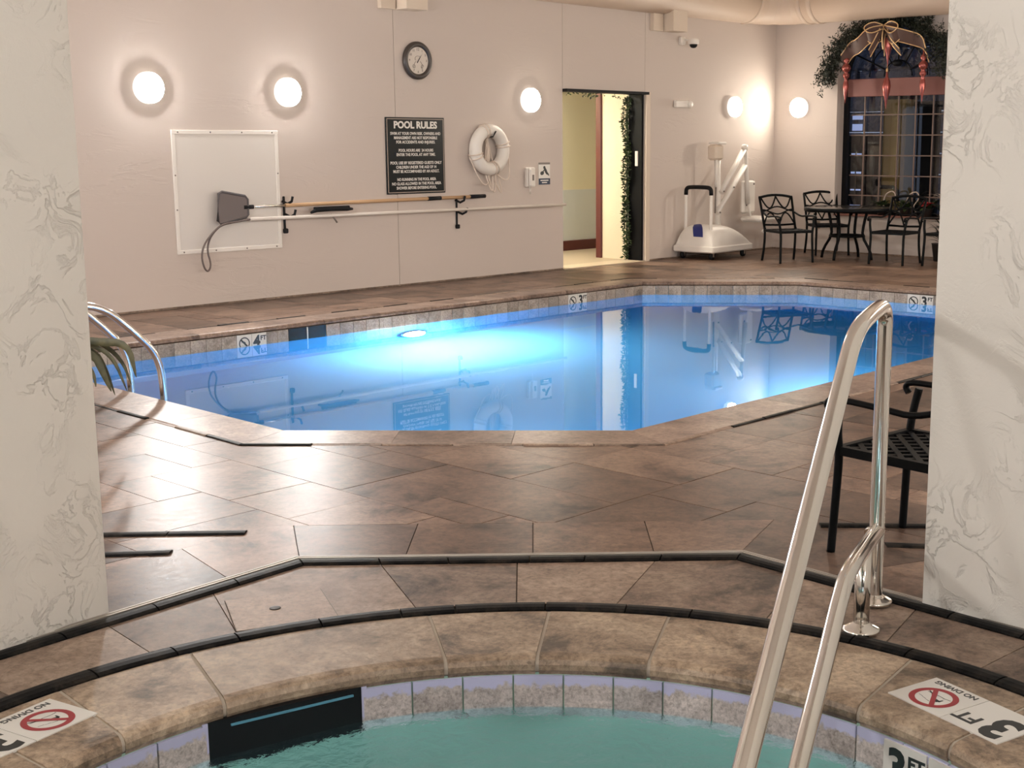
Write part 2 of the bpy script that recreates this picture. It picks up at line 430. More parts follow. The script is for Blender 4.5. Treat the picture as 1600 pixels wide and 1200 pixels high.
# ------------------------------------------------------------------ plan of pool and spa
def xy(p): return (p[0], p[1])
K = H/1.5
n1, n2 = xy(g(446, 672)), xy(g(985, 672))
dl = (-math.cos(math.radians(42.8)), math.sin(math.radians(42.8)))
dr = (math.cos(math.radians(48.3)), math.sin(math.radians(48.3)))
fl1, fl2 = xy(g(197, 537)), xy(g(1004, 440.5)); fr1, fr2 = xy(g(1247, 440.5)), xy(g(1462, 456))
dfl = (fl2[0]-fl1[0], fl2[1]-fl1[1]); dfr = (fr2[0]-fr1[0], fr2[1]-fr1[1])
XL, XR = -4.25, 4.3
POOL = ccw([n1, n2, line_x(n2, dr, (XR, 0), (0, 1)), line_x(fr1, dfr, (XR, 0), (0, 1)), fr1, fl2,
            line_x(fl1, dfl, (XL, 0), (0, 1)), line_x(n1, dl, (XL, 0), (0, 1))])
PCW = 0.36                                   # pool coping width
POOL_C = offset(POOL, PCW); POOL_O = offset(POOL, PCW+0.035)
SPC = (-0.20, 2.62); RE, R2, R2O = 1.362, 1.79, 1.868
_v1, _v2 = xy(g(470, 880)), xy(g(1152, 871)); _l, _r0, _r1 = xy(g(0, 1025)), xy(g(1300, 911)), xy(g(1600, 994))
_a = line_x(_v1, (_l[0]-_v1[0], _l[1]-_v1[1]), (-2.36, 0), (0, 1)); _b = line_x(_r0, (_r1[0]-_r0[0], _r1[1]-_r0[1]), (2.02, 0), (0, 1))
_v2 = line_x(_r0, (_r1[0]-_r0[0], _r1[1]-_r0[1]), _v1, (_v2[0]-_v1[0], _v2[1]-_v1[1]))
S1 = [_v1, _v2, _b, (2.02, -1.4), (-2.36, -1.4), _a]
S1 = ccw(S1)
S1I = offset(S1, -0.035); S1O = offset(S1, 0.035); S1T = offset(S1, 0.062); S1B = offset(S1, 0.52)
def circ(r, n=64): return [(SPC[0]+r*math.cos(2*PI*k/n), SPC[1]+r*math.sin(2*PI*k/n)) for k in range(n)]
HALL = [(-6.2, 3.0), (9.4, 3.0), (9.4, 23.0), (-6.2, 23.0)]
# ------------------------------------------------------------------ floor
ZT = 0.0
fl = MB()
big = ccw([(-6.4, -1.6), (9.6, -1.6), (9.6, 24), (-6.4, 24)])
inner_pool = offset(POOL, 0.03); spa_hole = circ(RE+0.03, 48)
for pc in subtract(big, inner_pool):
    for q in subtract(pc, spa_hole): fl.prism(q, -0.30, -0.006)
floor = tag(fl.build('floor', M_GROUT), 'travertine pool deck floor with brown mottled stone tiles', kind='structure')
# French pattern pavers laid at 45 degrees
U = 0.225; rnd = random.Random(3)
occ = {}; pav = []
def fits(i, j, a, b): return all((i+x, j+y) not in occ for x in range(a) for y in range(b))
for j in range(-60, 110):
    for i in range(-60, 110):
        if (i, j) in occ: continue
        opts = [(3, 2), (2, 3), (3, 2), (2, 2), (2, 1), (1, 2), (1, 1)]; rnd.shuffle(opts)
        opts.sort(key=lambda o: -o[0]*o[1]*rnd.uniform(0.35, 1.0))
        for a, b in opts:
            if fits(i, j, a, b): break
        for x in range(a):
            for y in range(b): occ[(i+x, j+y)] = 1
        pav.append((i, j, a, b))
PO = Vector((0.2, 9.0, 0))
def pv(i, j): p = PO + UA*(i*U) + UB*(-j*U); return (p.x, p.y)
wallA_line = (xy(wa(-20, 0)), xy(wa(20, 0))); wallB_line = (xy(wb(-20, 0)), xy(wb(20, 0)))
cand = []
GAP = 0.0022/U
for i, j, a, b in pav:
    c = pv(i+a/2, j+b/2)
    if not (-6.2 < c[0] < 9.2 and -1.5 < c[1] < 22): continue
    q = ccw([pv(i+GAP, j+GAP), pv(i+a-GAP, j+GAP), pv(i+a-GAP, j+b-GAP), pv(i+GAP, j+b-GAP)])
    q = clip(q, *wallA_line, False)
    if len(q) >= 3: q = clip(q, *wallB_line, False)
    if len(q) < 3: continue
    pcs = [z for p in subtract(q, POOL_O) for z in subtract(p, S1B)] if True else []
    if sum(abs(area(p)) for p in pcs) < 0.002: continue
    d = math.hypot(*c)
    vis = -0.46*c[1]-0.2 < c[0] < 0.33*c[1]+0.2 and c[1] > 4.6
    cand.append(((0 if vis else 1000)+d, pcs))
cand.sort(key=lambda t: t[0])
rest = MB()
for k, (d, pcs) in enumerate(cand):
    if k < 290 and d < 1000:
        mb = MB(); dz = rnd.uniform(-0.0008, 0.0008)
        for p in pcs: mb.prism(p, -0.006, dz)
        c = centred(mb); mb.build('paver', M_TILE, floor, c)
    else:
        for p in pcs: rest.prism(p, -0.006, 0)
tag(rest.build('paver_field', M_TILE, floor), None, kind='stuff')
# border row outside the threshold strip
def at_x(poly, px, py):                      # point of a polygon edge hit by the ray centre->pixel place
    p = g(px, py); return ray_poly(poly, (p.x, p.y))
def ray_poly(poly, p, c=SPC):
    d = (p[0]-c[0], p[1]-c[1])
    for i in range(len(poly)):
        a, b = poly[i], poly[(i+1) % len(poly)]
        e = (b[0]-a[0], b[1]-a[1]); det = d[0]*(-e[1])+e[0]*d[1]
        if abs(det) < 1e-9: continue
        t = ((a[0]-c[0])*(-e[1])+e[0]*(a[1]-c[1]))/det; s_ = (d[0]*(a[1]-c[1])-d[1]*(a[0]-c[0]))/det
        if t > 0 and -1e-6 <= s_ <= 1+1e-6: return (c[0]+d[0]*t, c[1]+d[1]*t)
def angle(p): return math.atan2(p[1]-SPC[1], p[0]-SPC[0])
def ang_px(x, y): p = g(x, y); return angle((p.x, p.y))
def dirp(a, r=1.0): return (SPC[0]+r*math.cos(a), SPC[1]+r*math.sin(a))
def poly_at(poly, a): return ray_poly(poly, dirp(a))
FLAT = [(0, -0.006), (0, 0), (1, 0), (1, -0.006)]
def ring_piece(name, m, parent, fi, fo, ai0, ai1, ao0, ao1, prof, gap, corners=(), n=8):
    ts = sorted(set([k/n for k in range(n+1)] + [max(0, min(1, (c-ao0)/(ao1-ao0))) for c in corners if min(ao0, ao1) < c < max(ao0, ao1)]))
    inn = [fi(ai0+(ai1-ai0)*t) for t in ts]; out = [fo(ao0+(ao1-ao0)*t) for t in ts]
    for L in (inn, out):
        L[0] = lerp(L[0], L[1], min(0.45, gap/max(1e-6, math.dist(L[0], L[1])))); L[-1] = lerp(L[-1], L[-2], min(0.45, gap/max(1e-6, math.dist(L[-1], L[-2]))))
    mb = stone(inn, out, prof); c = centred(mb)
    return fix(mb.build(name, m, parent, c))
cornT = [angle(p) for p in S1T]; cornB = [angle(p) for p in S1B]
# joints (outer pixel, inner pixel) going from right to left
bj = [((1420, 905), (1290, 905)), ((1205, 818), (1155, 866)), ((1008, 812), (1022, 866)), ((833, 813), (833, 866)), ((652, 815), (633, 870)), ((458, 820), (470, 876)), ((292, 866), (357, 904)), ((60, 960), (170, 960))]
angs = [(ang_px(*o), ang_px(*i)) for o, i in bj]
angs = [(angs[0][0]-0.35, angs[0][1]-0.35)] + angs + [(angs[-1][0]+0.35, angs[-1][1]+0.35)]
for (o0, i0), (o1, i1) in zip(angs, angs[1:]):
    ring_piece('border_tile', M_TILE, floor, lambda a: poly_at(S1T, a), lambda a: poly_at(S1B, a), i0, i1, o0, o1, FLAT, 0.002, cornB+cornT)
# rest of the border ring off to the sides
o0 = angs[-1]; o1 = angs[0]
st = [o0[1]+(o1[1]+2*PI-o0[1])*k/14 for k in range(15)]; so = [o0[0]+(o1[0]+2*PI-o0[0])*k/14 for k in range(15)]
def wrapc(c): return [x+2*PI if x < o0[0]-0.01 else x for x in c]
for k in range(14):
    ring_piece('border_tile', M_TILE, floor, lambda a: poly_at(S1T, a), lambda a: poly_at(S1B, a), st[k], st[k+1], so[k], so[k+1], FLAT, 0.002, wrapc(cornB))
# slate threshold strip around the alcove octagon and its aluminium track
PEN = [(0, -0.006), (0, 0.003), (0.2, 0.008), (0.5, 0.010), (0.8, 0.008), (1, 0.003), (1, -0.006)]
def strip_along(a_in, b_in, a_out, b_out, length, name, m, parent, prof, gap=0.004, jit=0.25, closed=False):
    L = math.dist(a_in, b_in); n = max(1, round(L/length)); ts = [0]+[(k+rnd.uniform(-jit, jit))/n for k in range(1, n)]+[1]
    for t0, t1 in zip(ts, ts[1:]):
        i0, i1 = joint_gap(lerp(a_in, b_in, t0), lerp(a_in, b_in, t1), gap); o_0, o_1 = joint_gap(lerp(a_out, b_out, t0), lerp(a_out, b_out, t1), gap)
        mb = stone([i0, i1], [o_0, o_1], prof); c = centred(mb); fix(mb.build(name, m, parent, c))
nS = len(S1)
alcove_trim = MB()
for k in range(nS):
    a, b = S1I[k], S1I[(k+1) % nS]; c, d = S1O[k], S1O[(k+1) % nS]
    strip_along(a, b, c, d, 0.30 if max(a[1], b[1]) > 3.3 else 1.2, 'slate_strip', M_PENCIL, floor, [(t, z+0.002) for t, z in PEN], 0.003)
    e, f_ = S1T[k], S1T[(k+1) % nS]
    if max(a[1], b[1]) > 3.6:
        mb = stone([c, d], [e, f_], [(0, -0.006), (0, 0.010), (0.35, 0.010), (0.4, 0.004), (0.6, 0.004), (0.65, 0.010), (1, 0.010), (1, -0.006)])
        cc = centred(mb); fix(mb.build('door_track', M_ALU, floor, cc))
# short strips either side of the opening
for (x0, y0, x1, y1) in ((120, 837, 385, 833), (120, 869, 268, 864), (1280, 821, 1470, 823), (1383, 852, 1470, 855)):
    a, b = g(x0, y0), g(x1, y1)
    strip_along((a.x, a.y-0.03), (b.x, b.y-0.03), (a.x, a.y+0.03), (b.x, b.y+0.03), 0.3, 'slate_strip', M_PENCIL, floor, PEN, 0.003)
# ring of tiles between the slate strip and the spa strip
cornI = [angle(p) for p in S1I]
rj = [((1600, 1010), (1500, 1060)), ((1425, 957), (1383, 1005)), ((1250, 905), (1190, 975)), ((1020, 884), (960, 950)), ((808, 886), (807, 942)), ((597, 887), (650, 948)), ((347, 942), (372, 992)), ((172, 980), (238, 1022)), ((-60, 1050), (20, 1090))]
ra = [(ang_px(*o), ang_px(*i)) for o, i in rj]
for (o0_, i0_), (o1_, i1_) in zip(ra, ra[1:]):
    ring_piece('surround_tile', M_RING, floor, lambda a: dirp(a, R2O), lambda a: poly_at(S1I, a), i0_, i1_, o0_, o1_, FLAT, 0.002, cornI)
q0, q1 = ra[-1], ra[0]
for k in range(12):
    f0, f1 = k/12, (k+1)/12
    A0 = [q0[m_]+(q1[m_]+2*PI-q0[m_])*f0 for m_ in (0, 1)]; A1 = [q0[m_]+(q1[m_]+2*PI-q0[m_])*f1 for m_ in (0, 1)]
    ring_piece('surround_tile', M_RING, floor, lambda a: dirp(a, R2O), lambda a: poly_at(S1I, a), A0[1], A1[1], A0[0], A1[0], FLAT, 0.002, [c+2*PI if c < q0[0] else c for c in cornI])
# slate strip around the spa coping
na = 44
jo = [2*PI*(k+rnd.uniform(-0.2, 0.2))/na for k in range(na)]; jo.append(jo[0]+2*PI)
for a0, a1 in zip(jo, jo[1:]):
    ring_piece('slate_strip', M_PENCIL, floor, lambda a: dirp(a, R2), lambda a: dirp(a, R2O), a0, a1, a0, a1, [(t, z+0.003) for t, z in PEN], 0.003, n=3)
# ------------------------------------------------------------------ walls
def wall_box(name, frame, s0, s1, z0, z1, th, m, label=None):
    mb = MB(); mb.box(((s0+s1)/2, th/2, (z0+z1)/2), (s1-s0, th, z1-z0)); return mb
ZC = 4.1
DS0, DS1, DZ = 0.005, 1.605, 2.256           # door opening on the left wall
TH = 0.30
wl = thing('wall_left', 'long beige stucco wall behind the pool with sconces and a doorway', None, PA, RA, kind='structure')
segs = [(-9.6, -6.9), (-6.9, -2.685), (-2.685, DS0)]
for a, b in segs + [(DS1, SC_+TH)]:
    MB().box(((a+b)/2, TH/2, ZC/2), (b-a-0.006, TH, ZC)).build('wall_panel', M_WALL, wl)
MB().box(((DS0+DS1)/2, TH/2, (DZ+ZC)/2), (DS1-DS0-0.004, TH, ZC-DZ)).build('wall_panel', M_WALL, wl)
MB().box((-2.4, TH/2+0.02, ZC/2), (14.3-0.0, 0.02, ZC)) if False else None
for s_ in (-6.9, -2.685):
    MB().box((s_, 0.10, ZC/2), (0.05, 0.15, ZC-0.01)).build('control_joint', M_WALL, wl)
bb = thing('baseboard_left', 'thin brown tile base along the long stucco wall', None, PA, RA, kind='structure')
for a, b in ((-9.5, DS0-0.02), (DS1+0.08, SC_)):
    MB().box(((a+b)/2, -0.006, 0.010), (b-a, 0.012, 0.02)).build('base_strip', M_RING, bb)
    MB().box(((a+b)/2, -0.020, 0.002), (b-a, 0.014, 0.004)).build('base_joint', M_GROUT, bb)
# right wall with the arched window opening
WS0, WS1, WZ0, WZ1 = 1.09, 2.79, 0.54, 2.47
WC, WR = (WS0+WS1)/2, (WS1-WS0)/2
wr = thing('wall_right', 'beige stucco end wall with the arched window', None, PB, RB, kind='structure')
MB().box((WS0/2-TH/2, TH/2, ZC/2), (WS0+TH-TH, TH, ZC)).build('wall_panel', M_WALL, wr, (TH/2, 0, 0))
MB().box(((WS1+8.0)/2, TH/2, ZC/2), (8.0-WS1, TH, ZC)).build('wall_panel', M_WALL, wr)
MB().box((WC, TH/2, WZ0/2), (WS1-WS0, TH, WZ0)).build('wall_panel', M_WALL, wr)
mb = MB(); N_ = 24; vs = []
for k in range(N_+1):
    a = PI - PI*k/N_; x, z = WC+WR*math.cos(a), WZ1+WR*math.sin(a)
    vs += [(x, 0, z), (x, 0, ZC), (x, TH, z), (x, TH, ZC)]
fs = []
for k in range(N_):
    o, p = 4*k, 4*k+4; fs += [(o, p, p+1, o+1), (o+2, o+3, p+3, p+2), (o, o+2, p+2, p), (o+1, p+1, p+3, o+3)]
mb.add(vs, fs); fix(mb.build('wall_panel', M_WALL, wr))
bb2 = thing('baseboard_right', 'thin brown tile base along the window wall', None, PB, RB, kind='structure')
MB().box((4.0, -0.006, 0.010), (8.0, 0.012, 0.02)).build('base_strip', M_RING, bb2)
# remaining hall walls, out of the photograph
def plain_wall(name, a, b, th, m, label, z1=ZC):
    a, b = Vector((*a, 0)), Vector((*b, 0)); L = (b-a).length; rz = math.atan2(b.y-a.y, b.x-a.x)
    o = MB().box((L/2, th/2, z1/2), (L, th, z1)).build(name, m, None, a, rz); tag(o, label, None, None, 'structure'); return o
eL = xy(wa(-9.6, 0)); eR = xy(wb(8.0, 0))
plain_wall('wall_far_left', (eL[0], 3.0), (eL[0], eL[1]+0.3), 0.2, M_WALL, 'plain stucco wall beyond the left pillar')
plain_wall('wall_far_right', (eR[0], eR[1]+0.3), (eR[0], 3.0), 0.2, M_WALL, 'plain stucco wall beyond the right pillar')
plain_wall('wall_near_left', (-2.6, 3.0), (eL[0], 3.0), 0.15, M_WALL, 'stucco wall flanking the hot tub alcove on the left')
plain_wall('wall_near_right', (eR[0], 3.0), (2.7, 3.0), 0.15, M_WALL, 'stucco wall flanking the hot tub alcove on the right')
# alcove walls (the two pillars in front and the walls behind the camera)
pL, pR = xy(g(170, 957)), xy(g(1441, 945.5))
def alcove(name, front, corner, end, th, label):
    f, c = Vector((*front, 0)), Vector((*corner, 0)); d = (c-f).normalized(); nrm = Vector((d.y, -d.x, 0))
    if nrm.y < 0: nrm = -nrm
    fo, co = f+nrm*th, c+nrm*th
    sg = -1 if c.x < 0 else 1
    poly = [xy(f), xy(c), end, (end[0]+sg*th, end[1]), (c.x+sg*th, c.y+0.06), xy(fo)]
    return poly
PTH = 0.17
for nm, fr, cr, en, lab in (('wall_alcove_left', pL, (-2.45, 3.05), (-2.45, -1.45), 'cream textured stucco pillar wall at the left edge'),
                            ('wall_alcove_right', pR, (2.12, 3.56), (2.12, -1.45), 'cream textured stucco pillar wall at the right edge')):
    P_ = alcove(nm, fr, cr, en, PTH, lab)
    mb = MB(); q = [P_[0], P_[1], P_[4], P_[5]]
    mb.prism(q, -0.005, ZC); mb.prism([P_[1], P_[2], P_[3], P_[4]], -0.005, ZC)
    tag(mb.build(nm, M_PILLAR), lab, kind='structure')
plain_wall('wall_back', (2.3, -1.45), (-2.6, -1.45), 0.2, mat('dark_back_wall', (0.03, 0.018, 0.012), 0.5), 'unseen back wall behind the hot tub, darkened for chrome reflections')  # unseen wall, made dark so the chrome handrail has something dark to reflect
tag(MB().box((1.6, 11.2, ZC+0.1), (16.4, 26.0, 0.2)).build('ceiling', M_CEIL), 'plain painted ceiling', kind='structure')
# ------------------------------------------------------------------ swimming pool
WZ = -0.145
pool = thing('swimming_pool', 'long octagonal indoor swimming pool with lit blue water', 'pool', (POOL[0][0], POOL[0][1], 0))
pool.location = (0.6, 10.5, 0); PO_ = Vector((0.6, 10.5, 0))
def rel(mb, O): mb.v = [(v[0]-O.x, v[1]-O.y, v[2]-O.z) for v in mb.v]; return mb
PD = -1.15
nP = len(POOL)
mb = MB(); PW = offset(POOL, 0.012)
mb.add([(p[0], p[1], PD) for p in PW] + [(p[0], p[1], -0.05) for p in PW], [tuple(range(nP))] + [(i, nP+i, nP+(i+1) % nP, (i+1) % nP) for i in range(nP)])
rel(mb, PO_).build('pool_shell', M_SHELL, pool)
mb = MB(); PWW = offset(POOL, 0.010); mb.add([(p[0], p[1], WZ) for p in PWW], [tuple(range(nP))]); rel(mb, PO_).build('water', M_WATER, pool)
PPROF = [(0.05, -0.045), (0.0, -0.034), (0.0, -0.016), (0.02, -0.003), (0.05, 0.002), (0.97, 0.002), (1.0, -0.001), (1.0, -0.045)]
FIRST = True
for k in range(nP):
    a, b = POOL[k], POOL[(k+1) % nP]; c, d = POOL_C[k], POOL_C[(k+1) % nP]
    L = math.dist(a, b); n = max(1, round(L/0.62))
    for j in range(n):
        t0, t1 = j/n, (j+1)/n
        i0, i1 = joint_gap(lerp(a, b, t0), lerp(a, b, t1), 0.0012)
        # square joints except at the corners
        oA = lerp(c, d, t0) if j == 0 else line_x(lerp(a, b, t0), (c[0]*0+(b[1]-a[1]), -(b[0]-a[0])), c, (d[0]-c[0], d[1]-c[1]))
        oB = lerp(c, d, t1) if j == n-1 else line_x(lerp(a, b, t1), ((b[1]-a[1]), -(b[0]-a[0])), c, (d[0]-c[0], d[1]-c[1]))
        o_0, o_1 = joint_gap(oA, oB, 0.0012)
        mb = stone([i0, i1], [o_0, o_1], PPROF); cc = centred(mb); fix(mb.build('coping_stone', M_PCOPE, pool, cc-PO_))
    e, f_ = POOL_O[k], POOL_O[(k+1) % nP]
    far = min(a[1], b[1]) > 9.3
    n = max(1, round(L/0.3))
    for j in range(n):
        t0, t1 = j/n, (j+1)/n
        i0, i1 = joint_gap(lerp(c, d, t0), lerp(c, d, t1), 0.004); o_0, o_1 = joint_gap(lerp(e, f_, t0), lerp(e, f_, t1), 0.004)
        hz = rnd.choice((0.001, 0.004, -0.003))
        mb = stone([i0, i1], [o_0, o_1], [(t, z*0.5+hz) if z > 0 else (t, z) for t, z in PEN]); cc = centred(mb)
        fix(mb.build('coping_trim', M_PENCIL if rnd.random() < 0.45 else M_RING, pool, cc-PO_))
# waterline tiles: 15 cm squares on every side
TW = 0.152
tile_me = MB().box((0, 0, 0), (TW-0.003, 0.010, TW), 0, 0.0015).mesh('waterline_tile'); tile_me.materials.append(M_WTILE)
def edge_frame(poly, k):
    a, b = poly[k], poly[(k+1) % len(poly)]; return a, b, math.atan2(b[1]-a[1], b[0]-a[0])
skim = {}
def edge_param(px, py, k):                  # distance along pool edge k at a pixel of the coping line
    a, b, r_ = edge_frame(POOL, k); p = g(px, py); return (p.x-a[0])*math.cos(r_)+(p.y-a[1])*math.sin(r_)
kFL = max(range(nP), key=lambda k: math.dist(POOL[k], POOL[(k+1) % nP]) if min(POOL[k][1], POOL[(k+1) % nP][1]) > 8.9 and POOL[k][0] < 2 else 0)
kFR = [k for k in range(nP) if math.dist(POOL[(k+1) % nP], fr1) < 1e-6][0]
ZT_ = -0.045-TW/2
mk = {kFL: [edge_param(388, 513, kFL), edge_param(895, 452, kFL)], kFR: [edge_param(1440, 454, kFR)]}
sk = {kFL: (edge_param(451, 507, kFL), edge_param(511, 500, kFL))}
for k in range(nP):
    a, b, r_ = edge_frame(POOL, k); L = math.dist(a, b)
    ux, uy = math.cos(r_), math.sin(r_)
    cuts = sorted([(m_-TW, m_+TW) for m_ in mk.get(k, [])] + ([(min(sk[k]), max(sk[k]))] if k in sk else []))
    spans = []; p0 = 0.0
    for c0, c1 in cuts: spans.append((p0, c0)); p0 = c1
    spans.append((p0, L))
    for c0, c1 in spans:
        n = max(1, round((c1-c0)/TW)); pitch = (c1-c0)/n
        if c1-c0 < 0.02: continue
        for j in range(n):
            s_ = c0+(j+0.5)*pitch
            obj('waterline_tile', tile_me, None, pool, Vector((a[0]+ux*s_, a[1]+uy*s_, ZT_))-PO_, r_).scale = (pitch/TW, 1, 1)
def marker_tiles(parent, origin, rz, num, flat=False, sym=True, size=TW, red=False, off=Vector((0, 0, 0))):
    """white ceramic depth marker: symbol tile on the left, number tile on the right; local x right, z up, facing -y"""
    B = Matrix.Identity(4) if flat else FACE
    def place(mb_, nm, m_, par): 
        mb_.v = [tuple(B @ Vector(v)) for v in mb_.v]; return mb_.build(nm, m_, par)
    root = bpy.data.objects.new('depth_marker', None); COL.objects.link(root); root.parent = parent
    root.location = origin-off; root.rotation_euler = (0, 0, rz)
    h = size/2
    for sx in ((-1, 1) if sym else (0,)):
        mb_ = MB().box((sx*h, 0, 0), (size-0.004, size-0.002, 0.010)); place(mb_, 'marker_tile', M_CERAM, root)
    x = -h
    if sym:
        r0, r1, n = (size*0.36, size*0.29, 28) if not red else (size*0.335, size*0.255, 36)
        mb_ = MB(); vs = []
        for q in range(n):
            a_ = 2*PI*q/n; vs += [(x+r0*math.cos(a_), r0*math.sin(a_)*1.0+(size*0.07 if red else 0), 0.0058), (x+r1*math.cos(a_), r1*math.sin(a_)+(size*0.07 if red else 0), 0.0058)]
        fs = [(2*q, 2*((q+1) % n), 2*((q+1) % n)+1, 2*q+1) for q in range(n)]
        mb_.add(vs, fs); cy = size*0.07 if red else 0
        w_ = size*(0.035 if not red else 0.036); d_ = r1*0.72
        mb_.add([(x-d_-w_, cy+d_-w_, 0.0061), (x-d_+w_, cy+d_+w_, 0.0061), (x+d_+w_, cy-d_+w_, 0.0061), (x+d_-w_, cy-d_-w_, 0.0061)], [(0, 3, 2, 1)])
        place(mb_, 'prohibition_sign', M_RED if red else M_INK, root)
        # diver: body, arms, water ripples
        mb_ = MB(); zz = 0.0056
        def quad(p0, p1, wd):
            dx, dy = p1[0]-p0[0], p1[1]-p0[1]; l = math.hypot(dx, dy); nx, ny = -dy/l*wd, dx/l*wd
            mb_.add([(x+p0[0]+nx, cy+p0[1]+ny, zz), (x+p0[0]-nx, cy+p0[1]-ny, zz), (x+p1[0]-nx*0.6, cy+p1[1]-ny*0.6, zz), (x+p1[0]+nx*0.6, cy+p1[1]+ny*0.6, zz)], [(0, 1, 2, 3)])
        q = size*0.2
        quad((-0.6*q, 0.55*q), (0.15*q, 0.35*q), q*0.16); quad((0.1*q, 0.35*q), (0.45*q, -0.2*q), q*0.13); quad((-0.6*q, 0.55*q), (-0.95*q, 0.2*q), q*0.08)
        quad((0.45*q, -0.2*q), (0.75*q, -0.75*q), q*0.07); quad((0.1*q, 0.05*q), (0.5*q, 0.3*q), q*0.06)
        for r_ in range(3): quad((-0.9*q+r_*0.6*q, -0.5*q-0.08*q*(r_ % 2)), (-0.35*q+r_*0.6*q, -0.55*q+0.08*q*(r_ % 2)), q*0.04)
        place(mb_, 'diver_pictogram', M_INK, root)
    xn = h if sym else 0
    text(num, size*0.95, M_INK, root, B @ T(xn-size*0.17, 0, 0.005), 'depth_number', bold=size*0.035, sx=0.95)
    text('FT', size*0.36, M_INK, root, B @ T(xn+size*0.27, size*0.20, 0.005), 'unit_lettering', bold=size*0.014)
    return root
for k, num in ((kFL, '4'), (kFL, '3'), (kFR, '3')):
    idx = 0 if (k != kFL or num == '4') else 1
    a, b, r_ = edge_frame(POOL, k); s_ = mk[k][idx]
    # seen from inside the pool the tiles face inward; edge runs ccw so inward is the left side
    p = Vector((a[0]+math.cos(r_)*s_, a[1]+math.sin(r_)*s_, ZT_))
    marker_tiles(pool, p, r_+PI, num, off=PO_)
a, b, r_ = edge_frame(POOL, kFL); s0, s1 = min(sk[kFL]), max(sk[kFL])
ux, uy = math.cos(r_), math.sin(r_)
sf = bpy.data.objects.new('skimmer_mouth', None); COL.objects.link(sf); sf.parent = pool
sf.location = Vector((a[0]+ux*(s0+s1)/2, a[1]+uy*(s0+s1)/2, ZT_))-PO_; sf.rotation_euler = (0, 0, r_+PI)
for sx in (-1, 1):
    MB().box((sx*(s1-s0)/4, 0.004, 0), ((s1-s0)/2-0.012, 0.006, TW), 0).build('skimmer_shade_plate', M_DARK, sf)  # black plates stand in for the shade inside the open mouth
MB().box((0, 0.002, 0), (0.010, 0.012, TW)).build('skimmer_divider', M_CERAM, sf)
# underwater light in the far wall
plz = edge_param(655, 485, kFL)
pc_ = Vector((a[0]+ux*plz, a[1]+uy*plz, -0.72))
inw = Vector((-uy, ux, 0))                  # inward normal of a ccw polygon
ML = T(0, 0, 0) @ Matrix.Rotation(r_, 4, 'Z') @ Matrix.Rotation(-PI/2, 4, 'X')
lt = bpy.data.objects.new('underwater_light', None); COL.objects.link(lt); lt.parent = pool; lt.location = pc_+inw*0.0-PO_
fix(MB().lathe([(0.155, -0.01), (0.155, 0.02), (0.125, 0.03), (0.125, 0.02)], 24, ML).build('light_rim', M_CHROME, lt))
fix(MB().lathe([(0.12, 0.021), (0.115, 0.05), (0.09, 0.075), (0.05, 0.088), (0.0, 0.092)], 24, ML).build('light_lens', M_LAMPP, lt))
M_FILLR = glow('pool_fill_lens', (0.80, 0.90, 1.0), 85)
for kk, frac in ((0, 0.5), (1, 0.55)):  # hidden lights added on the near edges to brighten the pool evenly
    a, b, r_ = edge_frame(POOL, kk); L = math.dist(a, b); ux, uy = math.cos(r_), math.sin(r_)
    ML = Matrix.Rotation(r_, 4, 'Z') @ Matrix.Rotation(-PI/2, 4, 'X')
    lt = bpy.data.objects.new('underwater_light', None); COL.objects.link(lt); lt.parent = pool; lt.location = Vector((a[0]+ux*L*frac, a[1]+uy*L*frac, -0.5))-PO_
    fix(MB().lathe([(0.155, -0.01), (0.155, 0.02), (0.125, 0.03), (0.125, 0.02)], 24, ML).build('light_rim', M_CHROME, lt))
    fix(MB().lathe([(0.12, 0.021), (0.10, 0.032), (0.05, 0.038), (0.0, 0.04)], 24, ML).build('light_lens', M_FILLR, lt))
# ------------------------------------------------------------------ hot tub
SZ = -0.162
tub = thing('hot_tub', 'round sunken hot tub with rounded travertine coping in the foreground', 'hot tub', (SPC[0], SPC[1], 0))
SO = Vector((SPC[0], SPC[1], 0))
mb = MB(); NS = 64
prof = [(RE+0.010, -0.05), (RE+0.010, -0.52), (RE-0.36, -0.54), (RE-0.38, -1.0), (0.0, -1.0)]
mb.lathe(prof, NS, cap=False); fix(mb.build('tub_shell', M_SPASHELL, tub))
wobj = MB(); wobj.add([((RE+0.008)*math.cos(2*PI*k/NS), (RE+0.008)*math.sin(2*PI*k/NS), SZ) for k in range(NS)], [tuple(range(NS))]); wobj.build('water', M_SWATER, tub)
CPROF = [(0.07, -0.062), (0.02, -0.056), (0.0, -0.04), (0.0, -0.022), (0.018, -0.008), (0.05, 0.0), (0.10, 0.003), (0.98, 0.003), (1.0, 0.0), (1.0, -0.062)]
cj = [((1640, 1090), (1478, 1165)), ((1440, 1022), (1342, 1105)), ((1043, 968), (1008, 1045)), ((858, 957), (838, 1035)), ((670, 962), (697, 1035)), ((295, 1020), (348, 1095)), ((92, 1080), (188, 1150)), ((-70, 1130), (60, 1200))]
ca = [(ang_px(*o), ang_px(*i)) for o, i in cj]
ext0 = [ca[-1][0]+(ca[0][0]+2*PI-ca[-1][0])*k/9 for k in range(1, 10)]
ca2 = ca + [(e, e) for e in ext0[:-1]] + [(ca[0][0]+2*PI, ca[0][1]+2*PI)]
for (o0_, i0_), (o1_, i1_) in zip(ca2, ca2[1:]):
    c = ring_piece('coping_stone', M_COPE, tub, lambda a: dirp(a, RE), lambda a: dirp(a, R2), i0_, i1_, o0_, o1_, CPROF, 0.006, n=14)
    c.location -= SO
    for p_ in c.data.polygons: p_.use_smooth = False
